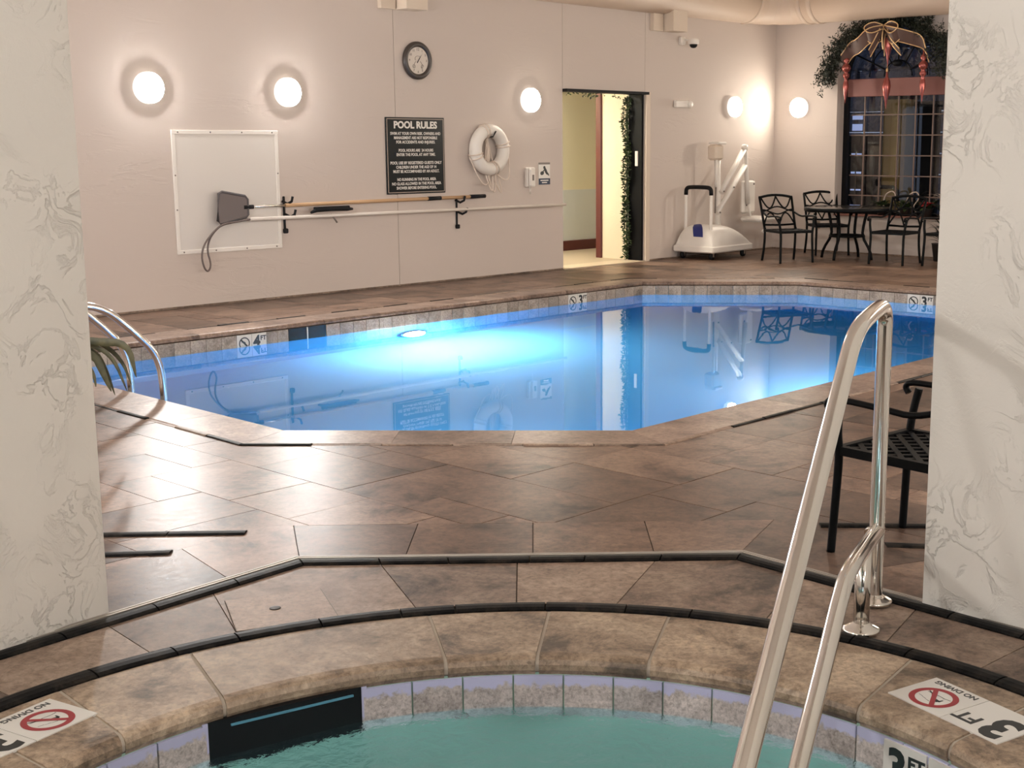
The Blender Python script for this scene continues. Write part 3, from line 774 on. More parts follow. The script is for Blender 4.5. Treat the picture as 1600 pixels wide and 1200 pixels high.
mb = MB(); mb.lathe([(RE+0.04, -0.058), (RE+0.012, -0.05), (RE+0.006, -0.042), (RE+0.006, -0.022), (RE+0.014, -0.011), (RE+0.03, -0.003), (R2-0.002, 0.0)], 96, cap=False); fix(mb.build('joint_grout', M_GROUTL, tub))
# tub wall tiles with open gap for the skimmer, and depth marker
STW = 2*PI/54; sth = 0.165
sv = []; fs = []
for k in range(5):
    a_ = (k/4-0.5)*STW*0.965
    for r in (RE+0.0, RE+0.012):
        for z in (-0.062-sth, -0.058): sv.append((r*math.cos(a_), r*math.sin(a_), z))
for k in range(4):
    o = 4*k; p = o+4; fs += [(o, o+1, p+1, p), (o+2, p+2, p+3, o+3), (o+1, o+3, p+3, p+1), (o, p, p+2, o+2)]
fs += [(0, 2, 3, 1), (16, 17, 19, 18)]
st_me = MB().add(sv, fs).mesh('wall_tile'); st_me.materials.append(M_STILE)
sa0, sa1 = ang_px(560, 1075), ang_px(405, 1112); gone = []
mk0 = ang_px(1425, 1150)+0.035
for k in range(54):
    a_ = -PI/2+k*STW
    if a_ > PI: a_ -= 2*PI
    if sa0-0.02 < a_ < sa1+0.02: gone.append(a_); continue
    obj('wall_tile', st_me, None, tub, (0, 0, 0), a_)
sa0, sa1 = min(gone)-STW/2, max(gone)+STW/2; smid = (sa0+sa1)/2
so_ = bpy.data.objects.new('skimmer_mouth', None); COL.objects.link(so_); so_.parent = tub
so_.location = ((RE+0.0)*math.cos(smid), (RE)*math.sin(smid), -0.06); so_.rotation_euler = (0, 0, smid-PI/2)
wd = RE*(sa1-sa0)
MB().box((0, -0.006, -0.08), (wd+0.01, 0.024, 0.18)).build('skimmer_dark_plate', M_DARK, so_)  # black plate before the shell, painted as the dark of the opening
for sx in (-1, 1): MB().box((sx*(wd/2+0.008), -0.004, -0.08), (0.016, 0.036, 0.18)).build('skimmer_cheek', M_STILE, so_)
MB().box((0.02, -0.02, -0.010), (wd*0.8, 0.008, 0.006)).build('skimmer_weir', mat('weir_blue', (0.10, 0.30, 0.42), 0.5), so_)
mp = Vector(((RE-0.004)*math.cos(mk0), (RE-0.004)*math.sin(mk0), -0.06-0.075))
mkr = marker_tiles(tub, mp, mk0-PI/2, '3', sym=False, size=0.15)
m2 = mk0-0.155/RE
mp2 = Vector(((RE-0.004)*math.cos(m2), (RE-0.004)*math.sin(m2), -0.06-0.075))
rt = bpy.data.objects.new('no_diving_marker', None); COL.objects.link(rt); rt.parent = tub; rt.location = mp2; rt.rotation_euler = (0, 0, m2-PI/2)
MB().box((0, 0, 0), (0.146, 0.010, 0.148)).build('marker_tile', M_CERAM, rt)
mb = MB(); vs = []
for q in range(32):
    a_ = 2*PI*q/32; vs += [(0.05*math.cos(a_), -0.0058, 0.05*math.sin(a_)+0.012), (0.038*math.cos(a_), -0.0058, 0.038*math.sin(a_)+0.012)]
mb.add(vs, [(2*q, 2*((q+1) % 32), 2*((q+1) % 32)+1, 2*q+1) for q in range(32)]); mb.build('prohibition_ring', M_RED, rt)
# underwater spa lights, low on the near wall
for a_ in (-PI/2-0.6, -PI/2+0.7):
    Ms = Matrix.Rotation(a_, 4, 'Z') @ T(RE, 0, -0.38) @ Matrix.Rotation(-PI/2, 4, 'Y')
    lt = bpy.data.objects.new('underwater_light', None); COL.objects.link(lt); lt.parent = tub
    fix(MB().lathe([(0.10, -0.01), (0.10, 0.015), (0.08, 0.02), (0.08, 0.012)], 20, Ms).build('light_rim', M_CHROME, lt))
    fix(MB().lathe([(0.078, 0.012), (0.04, 0.022), (0.0, 0.024)], 20, Ms).build('light_lens', M_LAMPQ, lt))
for px, py in ((832, 1168), (1003, 1185)):
    p = g(px, py, -0.55)
    d_ = MB().lathe([(0.05, 0), (0.05, 0.012), (0.03, 0.016), (0, 0.016)], 18); fix(d_.build('jet_fitting', M_TAN, tub, Vector((p.x, p.y+0.25, -0.53))-SO))
# deck depth markers beside the tub (set flush in the coping)
nd = [g(1388, 1085), g(1455, 1058), g(1543, 1097), g(1478, 1128)]
ctr = (nd[0]+nd[1]+nd[2]+nd[3])/4; right = (nd[1]-nd[2]).normalized(); rz = math.atan2(right.y, right.x); sz = 0.205
cpos = ctr - right*(sz/2)
# root centre sits on the joint of the two tiles: number left of symbol when read from outside
dm = bpy.data.objects.new('deck_depth_marker', None); COL.objects.link(dm); dm.parent = tub; dm.location = cpos+Vector((0, 0, 0.0035))-SO; dm.rotation_euler = (0, 0, rz)
def deck_marker(dm, sym_side):
    for sx in (-1, 1): MB().box((sx*sz/2, 0, 0), (sz-0.003, sz-0.002, 0.006)).build('marker_tile', M_CERAM, dm)
    x = sym_side*sz/2; mb = MB(); vs = []; cy = 0.018; n = 40
    for q in range(n):
        a_ = 2*PI*q/n; vs += [(x+0.072*math.cos(a_), cy+0.072*math.sin(a_), 0.0036), (x+0.054*math.cos(a_), cy+0.054*math.sin(a_), 0.0036)]
    mb.add(vs, [(2*q, 2*q+1, 2*((q+1) % n)+1, 2*((q+1) % n)) for q in range(n)])
    c_, s_ = math.cos(2.2), math.sin(2.2); w_ = 0.0075; l_ = 0.055
    mb.add([(x+c_*l_-s_*w_, cy+s_*l_+c_*w_, 0.0039), (x+c_*l_+s_*w_, cy+s_*l_-c_*w_, 0.0039), (x-c_*l_+s_*w_, cy-s_*l_-c_*w_, 0.0039), (x-c_*l_-s_*w_, cy-s_*l_+c_*w_, 0.0039)], [(0, 1, 2, 3)])
    mb.build('prohibition_sign', M_RED, dm)
    mb = MB()
    def qd(p0, p1, w0):
        dx, dy = p1[0]-p0[0], p1[1]-p0[1]; l = math.hypot(dx, dy); nx, ny = -dy/l*w0, dx/l*w0
        mb.add([(x+p0[0]+nx, cy+p0[1]+ny, 0.0034), (x+p0[0]-nx, cy+p0[1]-ny, 0.0034), (x+p1[0]-nx*.6, cy+p1[1]-ny*.6, 0.0034), (x+p1[0]+nx*.6, cy+p1[1]+ny*.6, 0.0034)], [(0, 1, 2, 3)])
    qd((-0.028, 0.012), (-0.002, 0.002), 0.007); qd((-0.004, 0.004), (0.022, -0.02), 0.006); qd((-0.028, 0.012), (-0.03, -0.006), 0.004); qd((0.02, -0.018), (0.044, -0.03), 0.003)
    for r_ in range(4): qd((-0.045+r_*0.022, -0.022+0.003*(r_ % 2)), (-0.023+r_*0.022, -0.022+0.003*((r_+1) % 2)), 0.0016)
    for r_ in range(3): qd((-0.01+r_*0.018, 0.030-0.006*r_), (0.008+r_*0.018, 0.026-0.006*r_), 0.0012)
    mb.build('diver_pictogram', M_INK, dm)
    text('NO DIVING', 0.030, M_INK, dm, T(x, -0.078, 0.0034), 'lettering', bold=0.0006, ext=0.0004)
    xn = -x
    text('3', 0.19, M_INK, dm, T(xn-0.042, 0.012, 0.0034), 'depth_number', bold=0.007, ext=0.0004, sx=0.95)
    text('FT', 0.075, M_INK, dm, T(xn+0.058, 0.036, 0.0034), 'unit_lettering', bold=0.002, ext=0.0004)
deck_marker(dm, 1)
p = g(50, 1163); rr_ = Vector((SPC[0], SPC[1], 0))-p; upv = rr_.normalized(); rv = Vector((upv.y, -upv.x, 0))
dm2 = bpy.data.objects.new('deck_depth_marker', None); COL.objects.link(dm2); dm2.parent = tub
c2 = p + Vector((-0.13, -0.03, 0)); dm2.location = c2 + rv*(-sz/2+0.0)+Vector((0, 0, 0.0035))-SO; dm2.rotation_euler = (0, 0, math.atan2(rv.y, rv.x))
deck_marker(dm2, -1)
# ------------------------------------------------------------------ hot tub handrail
f1, f2 = g(1366, 943), g(1345, 988)
e = (f2-f1); e.z = 0; e.normalize(); nrm = Vector((-e.y, e.x, 0))
def rp(x, y): return onplane(x, y, f1, nrm)
hr = thing('tub_handrail', 'polished steel hot tub handrail with two sloping tubes and round floor flanges', 'handrail', f1)
def smoothpath(pts, it=3):
    P = [Vector(p) for p in pts]
    for _ in range(it):
        Q = [P[0]]
        for a_, b_ in zip(P, P[1:]): Q += [a_*0.75+b_*0.25, a_*0.25+b_*0.75]
        P = Q + [P[-1]]
    return P
TR = 0.0265
A0 = Vector((f1.x, f1.y, 0))
lowend = rp(1163, 1200); updir = (rp(1310, 620)-lowend).normalized(); lowext = lowend-updir*0.75
zt = 1.6-(469-222)/(943-222)*1.6                # height of the loop's centre line above the floor (level with pixel row 469)
def along(z): return lowend+updir*((z-lowend.z)/updir.z)
jb = along(zt)                                  # where the sloping run would meet the loop height
jd = (jb-A0).dot(e)
path = [A0, A0+Vector((0, 0, 0.5)), A0+Vector((0, 0, zt-0.12)), A0+Vector((0, 0, zt+0.01)), A0+e*(jd*0.5)+Vector((0, 0, zt+0.015)), along(zt+0.0)+e*0.0, along(zt-0.12), along(zt-0.4), lowend, lowext]
def relv(P, O): return [Vector(p)-O for p in P]
MB().tube(relv(smoothpath(path), f1), TR, 20).build('upper_tube', M_CHROME, hr)
w0 = rp(1369, 832); w0 = Vector((f1.x, f1.y, w0.z)); b0 = rp(1325, 892); l0 = rp(1247, 1200); ld = (rp(1300, 985)-l0).normalized()
path2 = [w0, w0*0.5+b0*0.5, b0, rp(1312, 935), rp(1290, 1030), l0, l0-ld*0.8]
MB().tube(relv(smoothpath(path2), f1), TR, 20).build('lower_tube', M_CHROME, hr)
bt = rp(1345, 868); 
MB().tube(relv([f2*1.0, Vector((f2.x, f2.y, bt.z))], f1), TR, 20).build('short_post', M_CHROME, hr)
MB().tube(relv([w0+Vector((-0.02, -0.03, 0.004)), w0+Vector((-0.026, -0.04, -0.002))], f1), TR+0.002, 20).build('weld_collar', M_CHROME, hr)
for fp in (f1, f2):
    fix(MB().lathe([(0.056, 0.0), (0.062, 0.004), (0.062, 0.012), (0.056, 0.016), (0.040, 0.024), (0.030, 0.030), (0.0275, 0.034)], 28).build('floor_flange', M_CHROME, hr, fp-f1+Vector((0, 0, 0.003))))
# skimmer lid in the surround
ld_ = [g(352, 940), g(500, 921), g(528, 964), g(370, 988)]
lc = sum(ld_, Vector())/4
lid = thing('skimmer_hatch', 'beige rectangular stone access hatch with a round finger hole in the tub surround', 'hatch', lc)
mb = MB(); mb.prism([(q.x-lc.x, q.y-lc.y) for q in ld_], -0.001, 0.004); mb.build('hatch_plate', stone_mat('pale_travertine', (0.22, 0.16, 0.12), (0.32, 0.235, 0.18), (0.42, 0.32, 0.25), 0.45, scale=5, spec=0.25), lid)
kh = g(430, 952)
fix(MB().lathe([(0.020, 0.004), (0.020, 0.0055), (0.014, 0.006), (0, 0.006)], 20).build('finger_plug', M_POT, lid, kh-lc))
tr_ = MB()
for a_, b_ in zip(ld_, ld_[1:]+ld_[:1]):
    d_ = (b_-a_); L = d_.length; m_ = (a_+b_)/2
    tr_.box((m_.x-lc.x, m_.y-lc.y, 0.0015), (L, 0.005, 0.004), math.atan2(d_.y, d_.x))
tr_.build('hatch_seam', M_GROUT, lid)
# ------------------------------------------------------------------ wall lamps
def lamp(loc, rz, label, m, group='round wall lamps of the pool hall'):
    o = thing('wall_lamp', label, 'lamp', loc, rz, group)
    fix(MB().lathe([(0.135, 0.0), (0.148, 0.004), (0.148, 0.058), (0.143, 0.064), (0.136, 0.062)], 32, FACE).build('lamp_housing', M_OPAL, o))
    fix(MB().lathe([(0.138, 0.060), (0.135, 0.068), (0.120, 0.077), (0.085, 0.086), (0.04, 0.090), (0.0, 0.091)], 32, FACE).build('lamp_diffuser', m, o))
    return o
LZ = 2.10
lamp(wa(-5.665, LZ), RA, 'glowing round wall lamp nearest the left pillar', M_LAMPB)
lamp(wa(-4.112, LZ), RA, 'glowing round wall lamp above the right corner of the whiteboard', M_LAMPB)
lamp(wa(-0.593, LZ), RA, 'glowing round wall lamp between the life ring and the doorway', M_LAMPV)
lamp(wa(3.595, LZ), RA, 'glowing round wall lamp above the pool lift', M_LAMPX)
lamp(wb(0.454, LZ), RB, 'glowing round wall lamp between the room corner and the window', M_LAMPX)
lamp(wb(4.4, LZ), RB, 'unseen fill lamp added on the window wall beyond the right pillar', M_FILLW)  # unseen sconces added here and below to lift the window wall
lamp(wb(6.4, LZ), RB, 'unseen fill lamp added at the far end of the window wall', M_FILLW)
for y_, w_ in ((5.2, 'nearest the alcove'), (7.6, 'midway along'), (9.4, 'nearest the long wall')): lamp((eL[0]+0.0, y_, LZ), PI/2, 'added fill lamp on the wall beyond the left pillar, '+w_, M_FILLC, 'added fill lamps on the left end wall')  # unseen sconces added to brighten the left part of the long wall
for y_, w_ in ((6.0, 'nearest the alcove'), (9.0, 'midway along'), (12.0, 'nearest the window wall')): lamp((eR[0], y_, LZ), -PI/2, 'added fill lamp on the wall beyond the right pillar, '+w_, M_FILLW, 'added fill lamps on the right end wall')  # unseen sconces added as fill for the right side of the hall
for x_, w_ in ((-3.4, 'next to the alcove'), (-5.0, 'away from the alcove')): lamp((x_, 3.15, LZ), PI, 'added fill lamp on the wall left of the alcove, '+w_, M_FILLF, 'added fill lamps on the alcove flank walls')  # unseen sconces added as frontal fill on the long wall
for x_, w_ in ((3.6, 'next to the alcove'), (5.6, 'in the middle'), (7.6, 'farthest from the alcove')): lamp((x_, 3.15, LZ), PI, 'added fill lamp on the wall right of the alcove, '+w_, M_FILLF, 'added fill lamps on the alcove flank walls')  # same added fill, right of the alcove
for y_, w_ in ((2.3, 'beside the hot tub'), (-0.2, 'at the back')): lamp((-2.45, y_, LZ), PI/2, 'round wall lamp on the left side wall of the alcove, '+w_, M_LAMPS, 'lamps in the alcove')
for y_ in (0.9,): lamp((2.12, y_, LZ), -PI/2, 'glowing round wall lamp on the right side wall of the alcove', M_LAMPS, 'lamps in the alcove')
for x_, w_ in ((-1.1, 'left one'), (1.1, 'right one')): lamp((x_, -1.45, LZ), PI, 'round wall lamp on the dark back wall of the alcove, '+w_, M_LAMPS, 'lamps in the alcove')
# ------------------------------------------------------------------ things on the long wall
def W4(*px):                                # pixel corners -> wall rectangle
    q = [WA(*p) for p in px]; xs = [a_[0] for a_ in q]; zs = [a_[1] for a_ in q]
    return (min(xs)+0, max(xs), min(zs), max(zs))
# whiteboard
s0, s1, z0, z1 = -5.45, -4.243, 0.524, 1.715
cx, cz = (s0+s1)/2, (z0+z1)/2
wbd = thing('whiteboard', 'square white wall panel with white screwed edging strips', 'board', wa(cx, cz), RA)
MB().box((0, -0.004, 0), (s1-s0-0.02, 0.008, z1-z0-0.02)).build('panel', M_WHITEB, wbd)
ww, hh = s1-s0, z1-z0
for (x, z, dx, dz) in ((0, hh/2-0.02, ww, 0.04), (0, -hh/2+0.02, ww, 0.04), (-ww/2+0.02, 0, 0.04, hh-0.08), (ww/2-0.02, 0, 0.04, hh-0.08)):
    MB().box((x, -0.007, z), (dx, 0.014, dz), 0, 0.003).build('edging_strip', M_WHITE, wbd)
scr = MB().lathe([(0.008, 0), (0.008, 0.003), (0.0, 0.004)], 8, FACE).mesh('screw'); scr.materials.append(M_SCREW)
for k in range(4):
    for z in (hh/2-0.02, -hh/2+0.02): obj('screw', scr, None, wbd, (-ww/2+0.07+k*(ww-0.14)/3, -0.014, z))
for k in range(1, 3):
    for x in (-ww/2+0.02, ww/2-0.02): obj('screw', scr, None, wbd, (x, -0.014, -hh/2+0.1+k*(hh-0.2)/3))
# clock
ck = thing('wall_clock', 'round wall clock with thick dark frame and cream face', 'clock', wa(-2.365, 2.491), RA)
fix(MB().lathe([(0.190, 0), (0.207, 0.01), (0.207, 0.03), (0.19, 0.045), (0.165, 0.048), (0.150, 0.036), (0.147, 0.03)], 40, FACE, cap=False).build('frame', mat('clock_frame', (0.045, 0.035, 0.03), 0.35), ck))
M_FACE = mat('clock_face', (0.62, 0.56, 0.50), 0.5)
face = fix(MB().lathe([(0.149, 0.0), (0.149, 0.030), (0.0, 0.030)], 40, FACE, False).build('dial', M_FACE, ck))
for k in range(12):
    a_ = PI/2-2*PI*(k)/12
    if k in (4, 8): continue
    text(str(12 if k == 0 else k), 0.034 if k else 0.045, M_SCREW, face, T(0.122*math.cos(a_), -0.031, 0.122*math.sin(a_)) @ FACE, 'numeral', bold=0.0006)
def wbar(L, w0, ang): 
    mb = MB(); c_, s_ = math.cos(ang), math.sin(ang)
    mb.add([(-c_*0.03-s_*w0, 0, -s_*0.03+c_*w0), (-c_*0.03+s_*w0, 0, -s_*0.03-c_*w0), (c_*L, 0, s_*L), (-c_*0.03-s_*w0, 0.001, -s_*0.03+c_*w0), (-c_*0.03+s_*w0, 0.001, -s_*0.03-c_*w0), (c_*L, 0.001, s_*L)], [(0, 1, 2), (3, 5, 4), (0, 2, 5, 3), (1, 4, 5, 2), (0, 3, 4, 1)]); return mb
wbar(0.075, 0.006, math.radians(57)).build('hour_hand', M_DARK, ck, (0, -0.036, 0)); wbar(0.10, 0.004, math.radians(52)).build('minute_hand', M_DARK, ck, (0, -0.039, 0))
sw = MB()
for sg in (-1, 1):
    sw.tube([(sg*(0.03+0.035*t-0.0*t)+sg*0.02*math.sin(5*t), -0.032, -0.03-0.055*t+0.02*math.cos(6*t)) for t in [k/14 for k in range(15)]], 0.0022, 5)
    sw.tube([(sg*0.062+0.018*math.cos(a_), -0.032, -0.062+0.018*math.sin(a_)) for a_ in [k*0.5 for k in range(11)]], 0.0022, 5)
sw.tube([(0.045*math.cos(a_), -0.032, 0.02+0.03*math.sin(a_)) for a_ in [0.6+k*0.35 for k in range(10)]], 0.002, 5)
sw.build('scroll_ornament', M_SCREW, face)
# pool rules sign
s0, s1, z0, z1 = -2.84, -1.985, 1.028, 1.871
sg_ = thing('pool_rules_sign', 'black POOL RULES sign with white capital lettering', 'sign', wa((s0+s1)/2, (z0+z1)/2), RA)
ww, hh = s1-s0, z1-z0
MB().box((0, -0.008, 0), (ww, 0.016, hh), 0, 0.003).build('board', M_SIGN, sg_)
for (x, z, dx, dz) in ((0, hh/2-0.018, ww-0.03, 0.007), (0, -hh/2+0.018, ww-0.03, 0.007), (-ww/2+0.018, 0, 0.007, hh-0.036), (ww/2-0.018, 0, 0.007, hh-0.036)):
    MB().box((x, -0.0165, z), (dx, 0.002, dz)).build('border_line', M_GOLD, sg_)
rows = [('POOL RULES', 0.335, 0.105, 0.004), ('SWIM AT YOUR OWN RISK. OWNERS AND', 0.243, 0.044, 0.001), ('MANAGEMENT ARE NOT RESPONSIBLE', 0.196, 0.044, 0.001), ('FOR ACCIDENTS AND INJURIES.', 0.149, 0.044, 0.001),
        ('POOL HOURS ARE  24 HOURS', 0.058, 0.044, 0.001), ('ENTER THE POOL AT ANY TIME.', 0.011, 0.044, 0.001),
        ('POOL USE BY REGISTERED GUESTS ONLY', -0.080, 0.044, 0.001), ('CHILDREN UNDER THE AGE OF 14', -0.127, 0.044, 0.001), ('MUST BE ACCOMPANIED BY AN ADULT.', -0.174, 0.044, 0.001),
        ('NO RUNNING IN THE POOL AREA', -0.263, 0.044, 0.001), ('NO GLASS ALLOWED IN THE POOL AREA', -0.310, 0.044, 0.001), ('SHOWER BEFORE ENTERING POOL.', -0.357, 0.044, 0.001)]
for s_, z, sz_, bo in rows:
    o = text(s_, sz_, M_SIGNW, sg_, T(0, -0.0172, z) @ FACE, 'lettering', bold=bo)
    xs = [v.co.x for v in o.data.vertices]; wdt = max(xs)-min(xs)
    lim = {'POOL RULES': 0.63, 'POOL USE BY REGISTERED GUESTS ONLY': 0.75, 'NO GLASS ALLOWED IN THE POOL AREA': 0.72, 'SWIM AT YOUR OWN RISK. OWNERS AND': 0.73}.get(s_, 0.021*len(s_))
    o.data.transform(Matrix.Scale(lim/wdt, 4, (1, 0, 0)))
# life ring
lr = thing('life_ring', 'white foam life ring with hanging rope loops on the wall', 'life ring', wa(-1.336, 1.511), RA)
Rm, rt_ = 0.225, 0.075
mb = MB(); mb.tube([(Rm*math.cos(a_), -0.075, Rm*math.sin(a_)) for a_ in [2*PI*k/40 for k in range(40)]], rt_, 16, closed=True); mb.build('ring_body', M_FOAM, lr)
for a_ in (0.25, 1.9, 3.45, 5.0):
    mb = MB(); c_, s_ = math.cos(a_), math.sin(a_)
    for da in (-0.09, 0.09):
        C_, S_ = math.cos(a_+da), math.sin(a_+da)
        mb.tube([((Rm+(rt_+0.006)*math.cos(b_))*C_, -0.075+(rt_+0.006)*math.sin(b_), (Rm+(rt_+0.006)*math.cos(b_))*S_) for b_ in [2*PI*k/16 for k in range(16)]], 0.008, 6, closed=True)
    mb.build('rope_band', M_ROPE, lr)
rp_ = MB()
for (xa, za, xb, zb, sag) in ((-0.30, -0.08, -0.02, -0.36, 0.16), (0.31, 0.05, 0.08, -0.27, 0.22), (-0.06, -0.24, 0.04, -0.30, 0.20), (0.02, -0.24, 0.12, -0.28, 0.24), (-0.03, -0.2, 0.09, -0.24, 0.27)):
    rp_.tube([(xa+(xb-xa)*t+0.05*math.sin(PI*t)*(1 if xa > 0 else -0.5), -0.05-0.09*math.sin(PI*t*0.9), za+(zb-za)*t-sag*math.sin(PI*t)) for t in [k/16 for k in range(17)]], 0.0075, 6)
for k in range(8):
    x0_ = rnd.uniform(-0.07, 0.09); x1_ = rnd.uniform(-0.11, 0.11)
    rp_.tube([(x0_*(1-t)*0.4+x1_*t, -0.02-0.03*math.sin(PI*t), 0.15-0.42*t+0.02*math.sin(9*t+k)) for t in [j/10 for j in range(11)]], 0.0075, 6)
rp_.build('rope', M_ROPE, lr)
MB().tube([(0, 0, 0.15), (0.0, -0.14, 0.15), (0.01, -0.16, 0.19), (0.03, -0.16, 0.215)], 0.008, 6).build('wall_hook', M_DARK, lr)
# wall phone and small notice
ph = thing('wall_phone', 'small white wall telephone beside the small notice', 'phone', wa(-0.628, 1.176), RA)
MB().box((0.01, -0.03, 0), (0.15, 0.06, 0.24), 0, 0.012).build('phone_body', M_WHITE, ph)
MB().box((-0.025, -0.075, 0.0), (0.05, 0.04, 0.22), 0, 0.014).build('handset', M_WHITE, ph)
MB().box((0.035, -0.062, -0.005), (0.035, 0.004, 0.07)).build('keypad', M_SCREW, ph)
MB().tube([(-0.02, -0.06, -0.11), (-0.02, -0.06, -0.17), (0.0, -0.05, -0.2), (0.015, -0.04, -0.14), (0.015, -0.03, -0.1)], 0.005, 6).build('cord', M_WHITE, ph)
nt_s = [WA(841, 254), WA(859, 288)]
nx, nz = (nt_s[0][0]+nt_s[1][0])/2, (nt_s[0][1]+nt_s[1][1])/2; nw, nh = nt_s[1][0]-nt_s[0][0], nt_s[0][1]-nt_s[1][1]
no_ = thing('safety_notice', 'small white and navy pictogram notice left of the doorway', 'sign', wa(nx, nz), RA)
MB().box((0, -0.003, 0), (nw, 0.006, nh)).build('panel', M_CERAM, no_)
MB().box((0, -0.0066, nh*0.455), (nw, 0.0012, nh*0.09)).build('header_band', M_SCREW, no_)
MB().box((0, -0.0066, -nh*0.36), (nw, 0.0012, nh*0.28)).build('footer_band', M_NAVY, no_)
for z, ww_ in ((-0.31, 0.7), (-0.41, 0.45)): MB().box((0, -0.0075, z*nh), (nw*ww_, 0.001, nh*0.05)).build('caption_line', M_CERAM, no_)
pg = MB(); yy = -0.0068
def blob(cx_, cz_, rx, rz_, rot=0, n=12):
    pg.add([(cx_+rx*math.cos(a_)*math.cos(rot)-rz_*math.sin(a_)*math.sin(rot), yy, cz_+rx*math.cos(a_)*math.sin(rot)+rz_*math.sin(a_)*math.cos(rot)) for a_ in [2*PI*k/n for k in range(n)]], [tuple(range(n))])
blob(0.0, nh*0.27, nw*0.10, nw*0.10); blob(nw*0.12, nh*0.12, nw*0.10, nw*0.26, 0.5); blob(nw*0.27, nh*0.0, nw*0.06, nw*0.2, 0.8); blob(-nw*0.2, nh*0.02, nw*0.17, nw*0.12, 0.2); blob(-nw*0.06, nh*0.13, nw*0.04, nw*0.16, -0.7)
pg.build('pictogram', M_INK, no_)
# pole hooks, skimmer net, rescue hook, brush
def hook(s_, z, label):
    o = thing('pole_hook', label, 'hook', wa(s_, z), RA, 'black pole hooks')
    MB().box((0, -0.006, -0.10), (0.028, 0.012, 0.36), 0, 0.004).build('back_plate', M_DARK, o)
    for zz, dx in ((0.05, 0.0), (-0.085, 0.03)):
        MB().tube([(dx-0.02, -0.01, zz-0.02), (dx, -0.07, zz-0.045), (dx+0.02, -0.115, zz-0.02), (dx+0.028, -0.125, zz+0.03)], 0.014, 8).build('prong', M_DARK, o)
    MB().box((0, -0.02, -0.275), (0.05, 0.04, 0.05), 0, 0.008).build('clip', M_DARK, o)
hook(-4.20, 0.97, 'black double pole hook at the edge of the whiteboard'); hook(-1.81, 0.905, 'black double pole hook below the life ring and rules sign')
q1, q2 = WA(381, 323), WA(748, 306)
sn = thing('skimmer_net', 'grey leaf skimmer net on a long tan pole', 'pool net', wa(q1[0], q1[1], 0.09), RA)
dx, dz = q2[0]-q1[0], q2[1]-q1[1]
def lp(t): return (dx*t, 0, dz*t)
MB().tube([lp(-0.01), lp(0.135)], 0.014, 8).build('ferrule', M_CHROME, sn)
MB().tube([lp(0.135), lp(1.0)], 0.019, 10).build('pole', M_TAN, sn)
MB().tube([lp(0.93), lp(1.005)], 0.023, 10).build('hand_grip', M_DARK, sn)
MB().tube([lp(0.73), lp(0.79)], 0.023, 10).build('lock_collar', M_DARK, sn)
MB().tube([lp(-0.02), lp(0.015)], 0.022, 10).build('socket', M_DARK, sn)
cr = [WA(*p) for p in ((333, 302), (338, 299.5), (374, 306), (378, 311), (379, 335), (376, 339), (337, 350), (332, 345))]
pts = [(a_[0]-q1[0], a_[1]-q1[1]) for a_ in cr]
MB().plate(pts, 0.012).build('net_bag', M_GREY, sn, (0, -0.012, 0))
MB().tube([(p[0], -0.006, p[1]) for p in pts], 0.014, 8, closed=True).build('net_rim', mat('net_rim_grey', (0.07, 0.06, 0.06), 0.5), sn)
q3, q4 = WA(380, 342), WA(873, 319)
rh = thing('rescue_hook', 'white pole with a grey looped rescue hook end', 'pole', wa(q3[0], q3[1], 0.12), RA)
MB().tube([(0, 0, 0), (q4[0]-q3[0], 0, q4[1]-q3[1])], 0.019, 10).build('pole', M_POLE, rh)
lo = [(380, 342), (352, 347), (336, 350), (322, 362), (308, 382), (304.5, 400), (309, 418), (315, 424), (319, 417), (319, 408), (314, 392), (316, 376), (324, 362), (336, 351), (352, 347.5)]
MB().tube(smoothpath([(WA(*p)[0]-q3[0], 0.004*i_/6, WA(*p)[1]-q3[1]) for i_, p in enumerate(lo)], 2), 0.0095, 8).build('hook_loop', mat('hook_grey', (0.14, 0.11, 0.10), 0.45, 0.3), rh)
b_ = WA(508, 328)
br = thing('pool_brush', 'black pool brush head resting on the white pole', 'brush', wa(b_[0], b_[1], 0.12), RA)
mb = MB(); mb.tube([(-0.27, 0, -0.015), (-0.2, 0, 0.01), (0, 0, 0.018), (0.2, 0, 0.01), (0.27, 0, 0.005)], [0.012, 0.024, 0.026, 0.024, 0.012], 10); mb.build('brush_back', M_DARK, br)
MB().box((0, 0, 0.028), (0.46, 0.03, 0.03), 0, 0.006).build('bristles', M_DARK, br)
MB().tube([(-0.02, 0, -0.04), (0.03, 0, -0.09), (0.06, 0, -0.13)], 0.011, 6).build('handle_clip', M_SCREW, br)
# security camera, emergency light
sc_ = thing('security_camera', 'small white dome security camera high on the wall', 'camera', wa(2.41, 2.93), RA)
MB().box((-0.05, -0.03, 0.03), (0.10, 0.06, 0.10), 0, 0.01).build('mount_plate', M_WHITE, sc_)
MB().box((0, -0.10, 0.045), (0.09, 0.12, 0.03), 0, 0.008).build('arm', M_WHITE, sc_)
fix(MB().lathe([(0.0, 0.06), (0.06, 0.058), (0.075, 0.04), (0.075, -0.01), (0.062, -0.02)], 20).build('dome_housing', M_WHITE, sc_, (0.02, -0.17, 0)))
fix(MB().lathe([(0.055, -0.018), (0.05, -0.045), (0.03, -0.065), (0.0, -0.07)], 20).build('dome_glass', M_DARK, sc_, (0.02, -0.17, 0)))
em = thing('emergency_light', 'small white emergency light box right of the doorway', 'emergency light', wa(2.38, 2.115), RA)
MB().box((-0.03, -0.03, 0), (0.28, 0.06, 0.10), 0, 0.012).build('box', M_WHITE, em)
fix(MB().lathe([(0.05, 0.0), (0.055, 0.05), (0.045, 0.07), (0.0, 0.075)], 20, T(0.13, -0.01, 0) @ FACE).build('lamp_head', M_FOAM, em))
